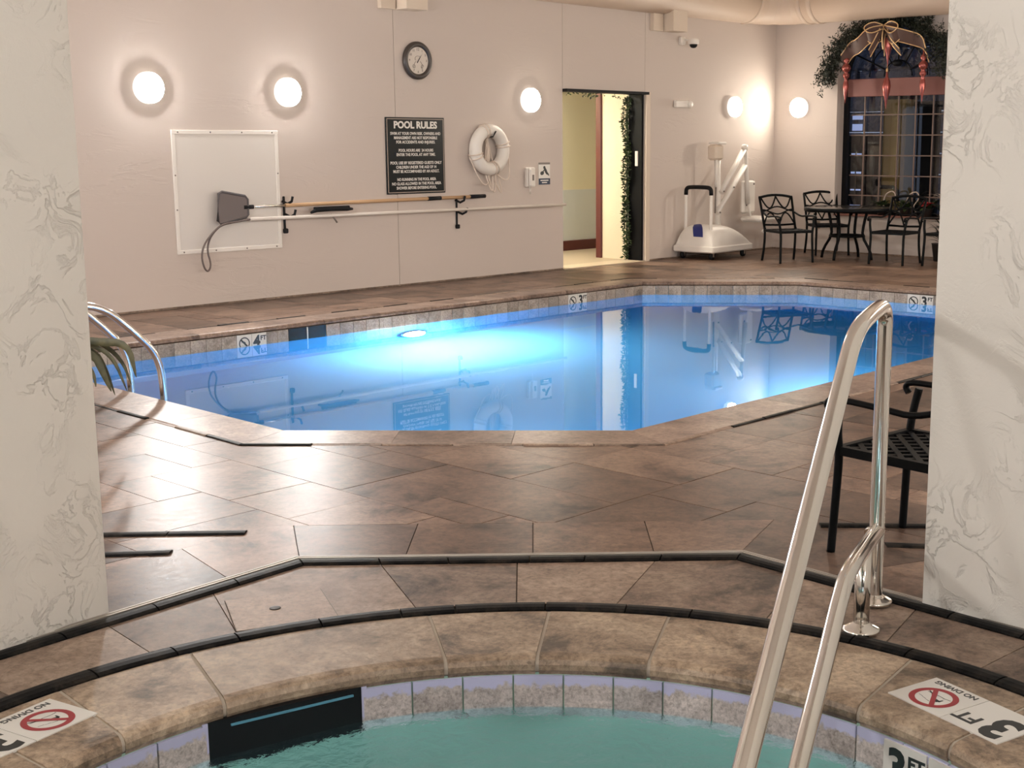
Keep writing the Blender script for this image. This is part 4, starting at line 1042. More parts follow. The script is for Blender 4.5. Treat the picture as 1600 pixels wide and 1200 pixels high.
# wall outlet below the window
ol = WB(1278, 351); oo = thing('wall_outlet', 'small wall outlet plate behind the patio chairs', 'outlet', wb(ol[0], ol[1]), RB)
MB().box((0, -0.004, 0), (0.075, 0.008, 0.115), 0, 0.003).build('plate', mat('outlet_brown', (0.30, 0.22, 0.16), 0.5), oo)
for z in (-0.025, 0.025): MB().box((0, -0.009, z), (0.03, 0.003, 0.03)).build('socket', M_SCREW, oo)
# duct brackets
def bracket(s_, z0_, z1_, label):
    o = thing('duct_bracket', label, 'bracket', wa(s_, z0_), RA, 'duct brackets')
    MB().box((0, -0.11, (z1_-z0_)/2), (0.30, 0.22, z1_-z0_)).build('bracket_block', M_CREAM, o)
    MB().box((-0.27, -0.03, (z1_-z0_)/2), (0.20, 0.06, z1_-z0_)).build('bracket_plate', M_CREAM, o)
bracket(2.08, 3.06, 3.9, 'beige boxed duct bracket on the wall above the security camera')
bracket(-2.52, 3.02, 3.9, 'beige boxed duct bracket on the wall above the clock')
# ------------------------------------------------------------------ air duct
ZB = 3.30; DR_ = 0.34
d1, d2, d3, d4 = g(1000, 16, ZB), g(1195, 37, ZB), g(1325, 33, ZB), g(1480, 20, ZB)
oA = (Vector((d1.x, d1.y, 0))-PA).dot(NA); oB = (Vector((d4.x, d4.y, 0))-PB).dot(NB)
sAe = (Vector((d2.x, d2.y, 0))-PA).dot(UA); sBe = (Vector((d3.x, d3.y, 0))-PB).dot(UB)
ZD = ZB+DR_-0.02
dc = thing('air_duct', 'large round beige air duct with a segmented elbow under the ceiling', 'duct', wa(0, ZD, oA))
DO = Vector(dc.location)
cornr = wa(0, ZD, oA) + UA*(((wb(0, ZD, oB)-wa(0, ZD, oA)).dot(UA)))
er = 0.62                                    # elbow radius
eA = cornr-UA*er; eB = cornr+UB*er; ec = eA+UB*er
MB().tube([wa(-9.2, ZD, oA)-DO, eA-DO], DR_, 32).build('straight_section', M_DUCT, dc)
MB().tube([eB-DO, wb(7.6, ZD, oB)-DO], DR_, 32).build('straight_section', M_DUCT, dc)
k5 = 5
for k in range(k5):
    a0, a1 = PI/2*k/k5, PI/2*(k+1)/k5
    p0, p1 = [ec - UB*er*math.cos(a_) + UA*er*math.sin(a_) for a_ in (a0, a1)]
    d_ = (p1-p0).normalized()*0.035
    MB().tube([p0-d_-DO, p1+d_-DO], DR_-0.002+0.004*(k % 2), 32, cap=False).build('elbow_gore', M_DUCT, dc)
for P_, d_ in ((eA-UA*0.05, UA), (eB+UB*0.04, UB), (eB+UB*0.22, UB), (wa(-2.4, ZD, oA), UA)):
    MB().tube([P_-d_*0.04-DO, P_-d_*0.03-DO, P_+d_*0.03-DO, P_+d_*0.04-DO], [DR_, DR_+0.012, DR_+0.012, DR_], 32).build('duct_collar', M_DUCT, dc)
# ------------------------------------------------------------------ doorway and vestibule
dr_ = thing('door_1', 'doorway in the long wall with a black frame open to a lit vestibule', None, wa(DS0, 0), RA, kind='structure')
dw = DS1-DS0
MB().box((dw/2, 0.02, DZ-0.018), (dw, 0.20, 0.035)).build('door_head', M_LEAD, dr_)
MB().box((dw-0.02, 0.135, DZ/2), (0.04, 0.23, DZ-0.004)).build('door_leaf', M_LEAD, dr_)
MB().box((0.02, 0.2, DZ/2), (0.04, 0.2, DZ-0.004)).build('door_jamb', M_LEAD, dr_)
MB().box((dw-0.047, 0.10, 1.38), (0.014, 0.05, 0.20), 0, 0.004).build('door_handle', M_WHITE, dr_)
MB().box((dw+0.045, -0.012, DZ/2), (0.085, 0.03, DZ)).build('door_casing', M_CREAM, dr_)
MB().box((dw/2, 0.15, 0.004), (dw, 0.34, 0.012)).build('threshold', mat('threshold_stone', (0.55, 0.45, 0.33), 0.5), dr_)
vf = MB().box((dw/2-1.5, 2.2, -0.05), (7.2, 3.8, 0.11)); tag(vf.build('floor_vestibule', M_HALLF, None, wa(DS0, 0), RA), 'tan vestibule floor beyond the doorway', kind='structure')
# side wall of the vestibule ends in a mahogany post; a glazed panel stands farther back
pp = g(941, 399); ppo = -(onplane(941, 300, wa(DS1, 0), UA)-PA).dot(NA)
vs_ = MB().box((DS1+0.06, (TH+ppo)/2, 1.35), (0.12, ppo-TH, 2.7)); tag(vs_.build('wall_vestibule_side', M_HALLW, None, PA, RA), 'warm lit stucco side wall seen through the doorway', kind='structure')
tag(MB().box((DS1+0.04, ppo+0.05, 1.35), (0.14, 0.10, 2.7), 0, 0.01).build('trim_1', M_WOOD, None, PA, RA), 'tall mahogany post at the end of the vestibule side wall', kind='structure')
rb = g(905, 390); rbo = -(rb-PA).dot(NA)
pnl = thing('wall_vestibule_back', 'mahogany framed pale panel wall at the back of the vestibule', None, wa(DS0, 0, -rbo), RA, kind='structure')
MB().box((0.6, 0.03, 1.9), (5.6, 0.04, 2.0)).build('upper_panel', M_HALLP, pnl)
MB().box((0.6, 0.02, 0.50), (5.6, 0.04, 0.80)).build('lower_panel', M_HALLL, pnl)
MB().box((0.6, -0.01, 0.075), (5.6, 0.06, 0.15), 0, 0.008).build('bottom_rail', M_WOOD, pnl)
tag(MB().box((DS0-4.2, rbo/2+0.2, 1.35), (0.1, rbo, 2.7)).build('wall_vestibule_end', M_HALLW, None, PA, RA), 'far end wall of the vestibule', kind='structure')
tag(MB().box((DS1+1.6, rbo-0.2, 1.35), (0.1, 1.4, 2.7)).build('wall_vestibule_right', M_HALLW, None, PA, RA), 'far right wall of the vestibule', kind='structure')
tag(MB().box((DS0-1.0, 0.3+rbo/2, 2.75), (7.4, rbo+0.2, 0.1)).build('ceiling_vestibule', M_HALLW, None, PA, RA), 'vestibule ceiling', kind='structure')
vl = thing('vestibule_lamp', 'flush ceiling lamp inside the vestibule', 'lamp', wa(DS0-0.2, 2.70, -(rbo-0.6)), RA)
fix(MB().lathe([(0.24, 0.0), (0.24, -0.03), (0.22, -0.035)], 28).build('lamp_base', M_WHITE, vl))
fix(MB().lathe([(0.21, -0.034), (0.15, -0.07), (0.0, -0.085)], 28).build('lamp_diffuser', glow('vestibule_diffuser', (1.0, 0.93, 0.78), 50), vl))
# ------------------------------------------------------------------ greenery helpers
def needles(mb, path, n, length, spread, r, wmin=0.004):
    P = [Vector(p) for p in path]; segs_ = len(P)-1
    for k in range(n):
        t = rnd.random()*segs_; i = min(int(t), segs_-1); f_ = t-i
        c = P[i].lerp(P[i+1], f_); tg = (P[i+1]-P[i]).normalized()
        d = Vector((rnd.gauss(0, 1), rnd.gauss(0, 1), rnd.gauss(0, 1))); d -= tg*d.dot(tg)*0.5
        if d.length < 0.1: continue
        d.normalize(); c = c + d*r*rnd.random()
        L = length*rnd.uniform(0.6, 1.2); sidev = d.cross(Vector((rnd.gauss(0, 1), rnd.gauss(0, 1), rnd.gauss(0, 1)))).normalized()*wmin*rnd.uniform(0.7, 1.4)
        tip = c+d*L; m_ = c+d*L*0.5
        o = len(mb.v); up = d.cross(sidev).normalized()*wmin*0.6
        mb.add([c, m_+sidev, m_-sidev, m_+up, tip], [(0, 1, 3), (0, 3, 2), (0, 2, 1), (4, 3, 1), (4, 2, 3), (4, 1, 2)])
# garland down the right jamb of the doorway
gd = thing('door_garland', 'green leafy garland hanging down the dark right side of the doorway', 'garland', wa(DS1-0.06, 0, -0.155), RA)
mb = MB(); needles(mb, [(-0.02+0.03*math.sin(z_*9), 0.10+0.02*math.cos(z_*7), z_) for z_ in [0.03+k*0.09 for k in range(25)]], 1300, 0.055, 0.1, 0.035, 0.012)
mb.build('leaves', M_IVY, gd)
MB().tube([(0.0, 0.1, 0.02), (0.0, 0.1, DZ-0.05)], 0.012, 6).build('stem', M_IVY, gd)
mb = MB(); needles(mb, [(-1.2, 0.10, DZ-0.05), (-0.6, 0.1, DZ-0.055), (0.0, 0.10, DZ-0.05)], 50, 0.05, 0.1, 0.02, 0.012); mb.build('top_sprigs', M_IVY, gd)
# ------------------------------------------------------------------ arched window
win = thing('window_1', 'tall arched window with dark frame, fan light, salmon transom and thin grid bars', None, wb(WC, 0), RB, kind='structure')
YD = 0.22
w2 = WR
MB().box((-w2+0.035, YD, (WZ0+WZ1)/2), (0.07, 0.06, WZ1-WZ0)).build('window_frame', M_LEAD, win)
MB().box((w2-0.035, YD, (WZ0+WZ1)/2), (0.07, 0.06, WZ1-WZ0)).build('window_frame', M_LEAD, win)
MB().box((0, YD, WZ0+0.03), (2*w2, 0.06, 0.06)).build('window_frame', M_LEAD, win)
MB().tube([((w2-0.035)*math.cos(a_), YD, WZ1+(w2-0.035)*math.sin(a_)) for a_ in [PI*k/28 for k in range(29)]], 0.036, 8).build('arch_frame', M_LEAD, win)
MB().box((0, YD-0.02, 2.37), (2*w2-0.14, 0.07, 0.25), 0, 0.006).build('transom', M_SALMON, win)
for k in range(5): 
    x = 1.43+k*0.273-WC; MB().box((x, YD-0.01, (WZ0+2.26)/2), (0.016, 0.02, 2.26-WZ0)).build('muntin', M_BAR, win)
for k in range(6):
    z = 1.985-k*0.288
    if z > WZ0+0.05: MB().box((0.03, YD-0.012, z), (2*w2-0.18, 0.02, 0.015)).build('muntin', M_BAR, win)
for a_ in (PI*0.14, PI*0.33, PI*0.5, PI*0.67, PI*0.86):
    MB().tube([(0.20*math.cos(a_), YD, 2.52+0.20*math.sin(a_)), ((w2-0.06)*math.cos(a_), YD, 2.52+(w2-0.07)*math.sin(a_))], 0.011, 6).build('fan_muntin', M_LEAD, win)
for r_ in (0.22, 0.46): MB().tube([(r_*math.cos(a_), YD, 2.52+r_*math.sin(a_)) for a_ in [PI*k/20 for k in range(21)]], 0.010, 6).build('fan_muntin', M_LEAD, win)
fix(MB().lathe([(0.0, 0.05), (0.05, 0.04), (0.08, 0.0), (0.05, -0.04), (0, -0.05)], 20, T(0, YD-0.03, 2.70)).build('fan_boss', M_DARK, win))
MB().box((0, YD+0.03, 1.40), (2*w2-0.1, 0.006, 1.74)).build('pane', M_PANE, win)
mb = MB(); n = 20
mb.plate([((w2-0.05)*math.cos(PI*k/n), 2.50+(w2-0.05)*math.sin(PI*k/n)) for k in range(n+1)], 0.006); mb.build('pane', M_PANE, win, (0, YD+0.03, 0))
MB().box((0, 0.09, WZ0+0.012), (2*w2-0.01, 0.24, 0.024), 0, 0.004).build('window_sill', mat('sill_stone', (0.30, 0.13, 0.10), 0.5), win)
# what stands outside the window
def out_at(px, off):                        # wall coordinate of something standing off metres behind the window, seen at column px
    q = onplane(px, 220, PB-NB*off, NB); return (q-PB).dot(UB)
def out_thing(name, label, cat, px, off): return thing(name, label, cat, wb(out_at(px, off), 0, -off), RB)
tag(MB().box((0, 3.0, -0.1), (14, 6.0, 0.1)).build('ground_outside', M_NIGHT, None, wb(WC+1, 0, -0.35), RB), 'dark paving outside the window', kind='structure')
ow = out_thing('stone_facade', 'bluish rough stone building facade outside the window', 'building', 1395, 4.2)
for k in range(14):
    z_ = 0.15+k*0.36
    for j in range(12):
        x_ = -3.2+j*0.62+(0.31 if k % 2 else 0)
        MB().box((0, 0, 0), (0.60*rnd.uniform(0.94, 1.0), 0.25+rnd.uniform(0, 0.12), 0.35), 0, 0.03).build('stone_block', M_STREET, ow, (x_, 0.1, z_))
oc = out_thing('ochre_column', 'ochre yellow column outside the window', 'column', 1404, 1.3)
MB().box((0, 0, 1.12), (0.38, 0.30, 2.24), 0, 0.01).build('column_shaft', M_OCHRE, oc)
MB().box((0, 0, 2.3), (0.46, 0.36, 0.14), 0, 0.01).build('column_cap', M_NIGHT, oc)
MB().tube([(-0.24, -0.22, 0.55), (-0.24, -0.22, 0.86), (-0.18, -0.22, 0.93), (0.06, -0.22, 0.93), (0.13, -0.22, 0.88), (0.15, -0.22, 0.72)], 0.03, 8).build('grab_rail', M_DARK, oc)
od = out_thing('dark_door', 'dark door outside the window right of the ochre column', 'door', 1447, 1.5)
MB().box((0, 0, 1.05), (0.42, 0.08, 2.1)).build('door_leaf', M_NIGHT, od)
MB().box((0, -0.05, 2.15), (0.5, 0.12, 0.10)).build('door_lintel', M_NIGHT, od)
of = out_thing('dark_screen', 'dark panelled screen outside the window left of the ochre column', 'screen', 1366, 1.6)
for k in range(4): MB().box((-0.33+0.22*k, 0, 0.85), (0.21, 0.06, 1.7)).build('screen_board', M_NIGHT, of)
ob = out_thing('lit_window', 'small lit bluish window slats outside, at the left of the window', 'window', 1339, 1.0)
for z_, h_ in ((1.97, 0.07), (1.82, 0.10), (1.42, 0.02), (1.14, 0.03), (0.88, 0.022), (0.58, 0.14)):
    MB().box((0, 0, z_), (0.17, 0.02, h_)).build('lit_slat', M_SKYLIT, ob)
MB().box((0, 0.05, 0.75), (0.24, 0.05, 1.5)).build('slat_back', M_NIGHT, ob)
MB().box((0.0, -0.01, 1.05), (0.015, 0.02, 0.8)).build('slat_post', M_NIGHT, ob)
# window garland
ga = thing('window_garland', 'dark fir garland arched over the window', 'garland', wb(WC, 0), RB)
arc = [(0.92*math.cos(a_)+0.02, -0.07, 2.53+0.70*math.sin(a_)) for a_ in [PI*1.0-PI*k/22 for k in range(23)]]
arc = [(-1.02, -0.06, 2.44)] + arc
mb = MB()
tips = []
for i in range(len(arc)-1):
    for _ in range(11):
        t = rnd.random(); c = Vector(arc[i]).lerp(Vector(arc[i+1]), t)
        rad = Vector((c.x, 0, c.z-2.45)).normalized()
        d = (rad*rnd.uniform(-0.5, 1.0)+Vector((rnd.gauss(0, 0.5), -abs(rnd.gauss(0, 0.5)), rnd.gauss(0, 0.4)))).normalized()
        e_ = c+d*rnd.uniform(0.14, 0.28); tips.append((c, e_))
        needles(mb, [c, c.lerp(e_, 0.5), e_], 30, 0.06, 0.1, 0.014, 0.008)
mb.build('fir_sprigs', M_FIR, ga)
MB().tube(arc, 0.02, 6).build('garland_core', M_FIR, ga)
# ribbon bow on the garland
rbw = thing('ribbon_bow', 'wide brown ribbon bow with gold edges at the top of the window garland', 'ribbon', wb(WC, 3.12, 0.18), RB)
def ribbon(path, wdt, nm='ribbon_band'):
    P = [Vector(p) for p in path]; mb_ = MB(); vs = []
    for p in P: vs += [p+Vector((0, -wdt*0.3, wdt/2)), p+Vector((0, wdt*0.3, -wdt/2))]
    mb_.add(vs, [(2*i, 2*i+1, 2*i+3, 2*i+2) for i in range(len(P)-1)], True); mb_.build(nm, M_RIBBON, rbw)
    for s_ in (1, -1): MB().tube([p+Vector((0, -wdt*0.3*s_, wdt/2*s_)) for p in P], 0.009, 5).build('ribbon_edge', M_RIBGOLD, rbw)
ribbon(smoothpath([(0, 0, -0.02), (-0.2, -0.1, -0.05), (-0.4, -0.04, -0.2), (-0.55, 0.03, -0.22), (-0.68, 0.02, -0.4)], 2), 0.18)
ribbon(smoothpath([(0, 0, -0.02), (0.2, -0.1, -0.06), (0.42, -0.05, -0.12), (0.6, 0, -0.18), (0.66, 0, -0.36)], 2), 0.18)
ribbon(smoothpath([(0, 0, 0), (-0.14, -0.06, 0.06), (-0.3, -0.08, -0.02), (-0.16, -0.1, -0.12), (0, 0, -0.04)], 2), 0.14)
ribbon(smoothpath([(0, 0, 0), (0.14, -0.06, 0.06), (0.3, -0.08, -0.02), (0.16, -0.1, -0.14), (0, 0, -0.04)], 2), 0.14)
for x in (-0.14, 0.0, 0.16): ribbon(smoothpath([(x*0.3, -0.02, 0.02), (x*0.7, -0.06, -0.14), (x*1.6, -0.02, -0.3)], 2), 0.09, 'ribbon_tail')
# hanging ornaments
ORN = {'tall': [(0.0, 0.30), (0.014, 0.28), (0.012, 0.22), (0.04, 0.19), (0.045, 0.16), (0.02, 0.13), (0.055, 0.10), (0.07, 0.06), (0.05, 0.02), (0.025, 0.0), (0.05, -0.03), (0.045, -0.06), (0.02, -0.09), (0.035, -0.14), (0.042, -0.20), (0.03, -0.28), (0.012, -0.36), (0.0, -0.44)],
       'drop': [(0.0, 0.20), (0.012, 0.18), (0.016, 0.12), (0.05, 0.05), (0.06, -0.02), (0.05, -0.10), (0.022, -0.20), (0.01, -0.28), (0.0, -0.34)]}
def ornament(px, py, kind, label, off=0.12):
    q = WB(px, py); o = thing('hanging_ornament', label, 'ornament', wb(q[0], q[1], off), RB, 'copper glass ornaments')
    fix(MB().lathe(ORN[kind], 16).build('glass_body', M_COPPER, o))
    fix(MB().lathe([(0.0, 0.33), (0.018, 0.32), (0.018, 0.28), (0.0, 0.27)] if kind == 'tall' else [(0.0, 0.23), (0.016, 0.22), (0.016, 0.18), (0, 0.17)], 10).build('cap', M_RIBGOLD, o))
    z0_ = 0.32 if kind == 'tall' else 0.22
    MB().tube([(0, 0, z0_), (0, 0, z0_+0.14)], 0.003, 5).build('string', M_RIBGOLD, o)
ornament(1329, 114, 'tall', 'tall beaded copper ornament at the left end of the window garland')
ornament(1395, 66, 'drop', 'slim copper drop ornament hanging from the ribbon bow')
ornament(1392, 133, 'drop', 'copper drop ornament hanging in front of the salmon transom')
ornament(1449, 110, 'tall', 'tall beaded copper ornament at the right side of the window')
# ------------------------------------------------------------------ pool lift
LL, LN, LR2 = g(1058, 391), g(1108, 402), g(1171, 391)
lcx = (LL+LR2)/2
ax = (LR2-LN); ax.z = 0; la = math.atan2(ax.y, ax.x)
la = math.radians(52)
pl_ = thing('pool_lift', 'white portable pool lift with domed base, push handle and folding arm', 'pool lift', Vector((1.575, 18.85, 0)), la)
BW, BL, BH = 0.62, 0.98, 0.40
def dome_h(u_, v_):
    prof_ = max(0.0, 1-abs((u_+0.45)/(1.45 if u_ > -0.45 else 0.55))**(2.2 if u_ > -0.45 else 5.0))
    return 0.19+(BH-0.12)*(prof_**0.6)*(max(0.0, 1-abs(v_)**4.0)**0.5)
def dome():
    mb_ = MB(); n = 36; m_ = 24; vs = []
    for i in range(n+1):
        for j in range(m_+1):
            u_ = -math.cos(PI*i/n); v_ = -math.cos(PI*j/m_)
            vs.append((u_*BL/2, v_*BW/2, dome_h(u_, v_)))
    fs = [(i*(m_+1)+j, (i+1)*(m_+1)+j, (i+1)*(m_+1)+j+1, i*(m_+1)+j+1) for i in range(n) for j in range(m_)]
    mb_.add(vs, fs, True); return mb_
dm_ = dome(); dm_.box((0, 0, 0.145), (BL+0.05, BW+0.05, 0.09), 0, 0.015)
fix(dm_.build('base_cover', M_WHITE, pl_))
for sx in (-1, 1):
    for sy in (-1, 1):
        c_ = bpy.data.objects.new('caster', None); COL.objects.link(c_); c_.parent = pl_; c_.location = (sx*(BL/2-0.09), sy*(BW/2-0.07), 0)
        fix(MB().lathe([(0.02, -0.02), (0.052, -0.018), (0.055, 0), (0.052, 0.018), (0.02, 0.02)], 18, T(0, 0, 0.055) @ Matrix.Rotation(PI/2, 4, 'X')).build('wheel', M_DARK, c_))
        MB().box((0, 0.026, 0.075), (0.03, 0.006, 0.07)).build('fork', M_CHROME, c_)
        MB().box((0, -0.026, 0.075), (0.03, 0.006, 0.07)).build('fork', M_CHROME, c_)
# push handle at the left end
hx = -BL/2+0.10
hp = smoothpath([(hx, -0.21, 0.36), (hx, -0.21, 0.90), (hx, -0.20, 0.98), (hx, -0.10, 0.99), (hx, 0.10, 0.99), (hx, 0.20, 0.98), (hx, 0.21, 0.90), (hx, 0.21, 0.36)], 2)
MB().tube(hp, 0.022, 10).build('push_handle', M_WHITE, pl_)
MB().tube([p for p in hp if p.z > 0.82], 0.029, 10).build('handle_grip', M_DARK, pl_)
mb = MB(); vs = []
for (u0, v0), (u1, v1) in (((-0.97, -0.45), (-0.97, 0.05)), ((-0.93, -0.40), (-0.93, 0.12)), ((-0.85, -0.30), (-0.85, 0.22)), ((-0.72, -0.12), (-0.72, 0.30)), ((-0.55, 0.10), (-0.55, 0.36)), ((-0.35, 0.36), (-0.35, 0.42))):
    for f_ in (0, 0.5, 1):
        u_, v_ = u0+(u1-u0)*f_, v0+(v1-v0)*f_; vs.append((u_*BL/2-0.004, v_*BW/2, dome_h(u_, v_)+0.006))
mb.add(vs, [(3*k+q, 3*k+q+1, 3*k+q+4, 3*k+q+3) for k in range(5) for q in range(2)], True); mb.build('blue_panel', M_BLUE, pl_)
tag(pl_.children[-1], 'dark blue triangular panel')
mx = 0.06
MB().tube([(mx+0.05, 0.0, 0.40), (mx+0.03, 0.0, 0.9), (mx, 0.0, 1.47)], 0.045, 10).build('mast', M_WHITE, pl_)
MB().box((mx-0.07, -0.02, 1.46), (0.20, 0.16, 0.22), 0, 0.03).build('control_box', M_CREAM, pl_)
MB().box((mx-0.02, -0.02, 1.585), (0.20, 0.18, 0.035), 0, 0.01).build('box_lid', M_WHITE, pl_)
MB().tube([(mx-0.11, -0.06, 1.36), (mx-0.11, -0.06, 0.98)], 0.020, 8).build('actuator', M_WHITE, pl_)
MB().tube([(mx-0.11, -0.06, 0.98), (mx-0.12, -0.06, 0.62)], 0.012, 8).build('actuator_rod', M_SCREW, pl_)
def beam(a_, b_, w_, nm, m_=M_WHITE, pl__=None):
    a_, b_ = Vector(a_), Vector(b_); MB().tube([a_, b_], w_, 8, flat=0.7).build(nm, m_, pl__)
beam((mx+0.02, -0.05, 0.90), (mx+0.62, -0.05, 1.49), 0.045, 'upper_arm', M_WHITE, pl_)
beam((mx-0.07, -0.05, 0.62), (mx+0.66, -0.05, 1.27), 0.045, 'lower_arm', M_WHITE, pl_)
beam((mx+0.65, -0.05, 1.52), (mx+0.76, -0.05, 0.72), 0.036, 'hanger', M_WHITE, pl_)
fix(MB().lathe([(0, 0.05), (0.04, 0.04), (0.055, 0), (0.04, -0.04), (0, -0.05)], 14, T(mx+0.64, -0.05, 1.52)).build('pivot_cap', M_WHITE, pl_))
MB().box((mx+0.86, 0.02, 0.82), (0.34, 0.07, 0.48), 0, 0.03).build('seat_back', M_FOAM, pl_)
MB().box((mx+0.92, -0.12, 0.50), (0.40, 0.38, 0.08), 0, 0.03).build('seat_pan', M_FOAM, pl_)
MB().box((mx+0.98, -0.24, 0.33), (0.26, 0.12, 0.05), 0.4, 0.015).build('foot_rest', M_FOAM, pl_)
beam((mx+0.76, -0.05, 0.72), (mx+0.80, -0.08, 0.50), 0.02, 'seat_bracket', M_WHITE, pl_)
for (x, y, z) in ((mx+0.78, -0.03, 1.0), (mx+0.95, -0.03, 1.0), (mx+0.76, -0.03, 0.70), (mx+0.04, -0.10, 0.92), (mx-0.05, -0.10, 0.63), (mx+0.3, -0.1, 0.97)):
    MB().box((x, y, z), (0.022, 0.012, 0.022)).build('bolt', M_SCREW, pl_)
# ------------------------------------------------------------------ patio furniture
def make_chair(label):
    t = thing('patio_chair', label, 'chair', (0, 0, 0), 0, 'black patio chairs')
    W2, D2, SH = 0.235, 0.23, 0.43              # local -y is the front
    for sx in (-1, 1):
        MB().tube(smoothpath([(sx*W2, D2, SH+0.02), (sx*W2, D2+0.005, 0.22), (sx*(W2+0.01), D2+0.05, 0.0)], 2), 0.017, 8, flat=1.0).build('leg', M_BLACK, t)
        MB().tube(smoothpath([(sx*(W2+0.03), -D2+0.02, 0.60), (sx*(W2+0.02), -D2, 0.50), (sx*W2, -D2, 0.40), (sx*(W2+0.005), -D2-0.01, 0.2), (sx*(W2+0.01), -D2-0.02, 0.0)], 2), 0.017, 8).build('leg', M_BLACK, t)
        MB().tube(smoothpath([(sx*(W2+0.03), -D2-0.03, 0.575), (sx*(W2+0.03), -D2-0.05, 0.60), (sx*(W2+0.03), -D2-0.02, 0.625), (sx*(W2+0.035), 0.0, 0.615), (sx*(W2+0.02), 0.12, 0.60), (sx*W2, D2+0.05, 0.655)], 2), 0.016, 8, flat=0.8).build('armrest', M_BLACK, t)
    fr_ = MB()
    for a_, b_ in (((-W2, -D2), (W2, -D2)), ((W2, -D2), (W2, D2)), ((W2, D2), (-W2, D2)), ((-W2, D2), (-W2, -D2))):
        d_ = Vector((b_[0]-a_[0], b_[1]-a_[1], 0)); fr_.box(((a_[0]+b_[0])/2, (a_[1]+b_[1])/2, SH-0.015), (d_.length+0.03, 0.028, 0.035), math.atan2(d_.y, d_.x))
    fr_.build('seat_frame', M_BLACK, t)
    la_ = MB()
    for sgn in (-1, 1):
        for k in range(-7, 8):
            o_ = k*0.085; seg = []
            # clip line y = sgn*x + o_ to the seat square
            for x in (-W2, W2):
                y = sgn*x+o_
                if -D2 <= y <= D2: seg.append((x, y))
            for y in (-D2, D2):
                x = (y-o_)*sgn
                if -W2 < x < W2: seg.append((x, y))
            if len(seg) >= 2 and math.dist(seg[0], seg[1]) > 0.05:
                a_, b_ = seg[0], seg[1]; la_.box(((a_[0]+b_[0])/2, (a_[1]+b_[1])/2, SH-0.008+0.001*sgn), (math.dist(a_, b_), 0.022, 0.010), math.atan2(b_[1]-a_[1], b_[0]-a_[0]))
    la_.build('seat_lattice', M_BLACK, t)
    # back: posts lean backwards
    def bk(x, z): return (x, D2+0.005+0.16*((z-SH)/0.44), z)
    zt_, zb_, zm = 0.855, 0.49, 0.69
    b = MB()
    for sx in (-1, 1): b.tube([bk(sx*W2, SH), bk(sx*(W2+0.005), 0.65), bk(sx*(W2+0.012), zt_)], 0.017, 8)
    b.tube([bk(-W2-0.02, zt_)] + [bk(x*W2/4, zt_+0.03*(1-(x/4)**2)) for x in range(-4, 5)] + [bk(W2+0.02, zt_)], 0.018, 8)
    b.tube([bk(-W2, zb_), bk(0, zb_-0.008), bk(W2, zb_)], 0.014, 8); b.build('back_frame', M_BLACK, t)
    f = MB(); n = 12
    for c0, c1 in ((-W2, 0), (0, W2)):
        f.tube([bk(c0+(c1-c0)*k/n, zt_+0.01-0.155*math.sin(PI*k/n)) for k in range(n+1)], 0.011, 6)
        f.tube([bk(c0+(c1-c0)*k/n, zb_+0.155*math.sin(PI*k/n)) for k in range(n+1)], 0.011, 6)
    f.tube([bk(-W2+2*W2*k/n, zm+0.008-0.05*math.cos(2*PI*k/n)*0.6) for k in range(n+1)], 0.010, 6)
    f.tube([bk(-W2+2*W2*k/n, zm-0.03+0.05*math.cos(2*PI*k/n)*0.6) for k in range(n+1)], 0.010, 6)
    f.build('back_tracery', M_BLACK, t)
    return t
def face(dx, dy): return math.atan2(dy, dx)+PI/2     # local -y points along (dx, dy)
ch0 = make_chair('black cast metal armchair in front, half hidden behind the right pillar')
ch0.location = (1.26, 5.08, 0); ch0.rotation_euler = (0, 0, face(-0.68, 0.73))
dup(ch0, (2.53, 18.16, 0), face(0.35, -0.93), 'black patio armchair at the table nearest the pool lift')
dup(ch0, (3.27, 19.42, 0), face(0.15, -1), 'black patio armchair behind the table, in front of the plain wall beside the window')
dup(ch0, (3.91, 17.85, 0), face(-0.62, -0.78), 'black patio armchair right of the table, below the window')
dup(ch0, (4.55, 17.45, 0), face(-0.8, -0.6), 'black patio armchair at the far right, cut off by the right pillar')
tb = thing('patio_table', 'round black patio table with splayed legs by the window', 'table', (3.41, 18.62, 0))
fix(MB().lathe([(0.0, 0.682), (0.56, 0.682), (0.585, 0.69), (0.585, 0.705), (0.57, 0.712), (0, 0.712)], 36).build('table_top', mat('glass_table_top', (0.05, 0.045, 0.04), 0.12), tb))
fix(MB().lathe([(0.585, 0.66), (0.60, 0.665), (0.60, 0.708), (0.585, 0.715), (0.575, 0.70), (0.575, 0.665), (0.585, 0.66)], 36, cap=False).build('table_rim', M_BLACK, tb))
for k in range(4):
    a_ = PI/4+k*PI/2+0.15; c_, s_ = math.cos(a_), math.sin(a_)
    MB().tube(smoothpath([(0.30*c_, 0.30*s_, 0.68), (0.25*c_, 0.25*s_, 0.5), (0.23*c_, 0.23*s_, 0.32), (0.36*c_, 0.36*s_, 0.12), (0.38*c_, 0.38*s_, 0.0)], 1), 0.020, 8).build('leg', M_BLACK, tb)
MB().tube([(0.235*math.cos(a_), 0.235*math.sin(a_), 0.32) for a_ in [2*PI*k/24 for k in range(24)]], 0.016, 6, closed=True).build('stretcher_ring', M_BLACK, tb)
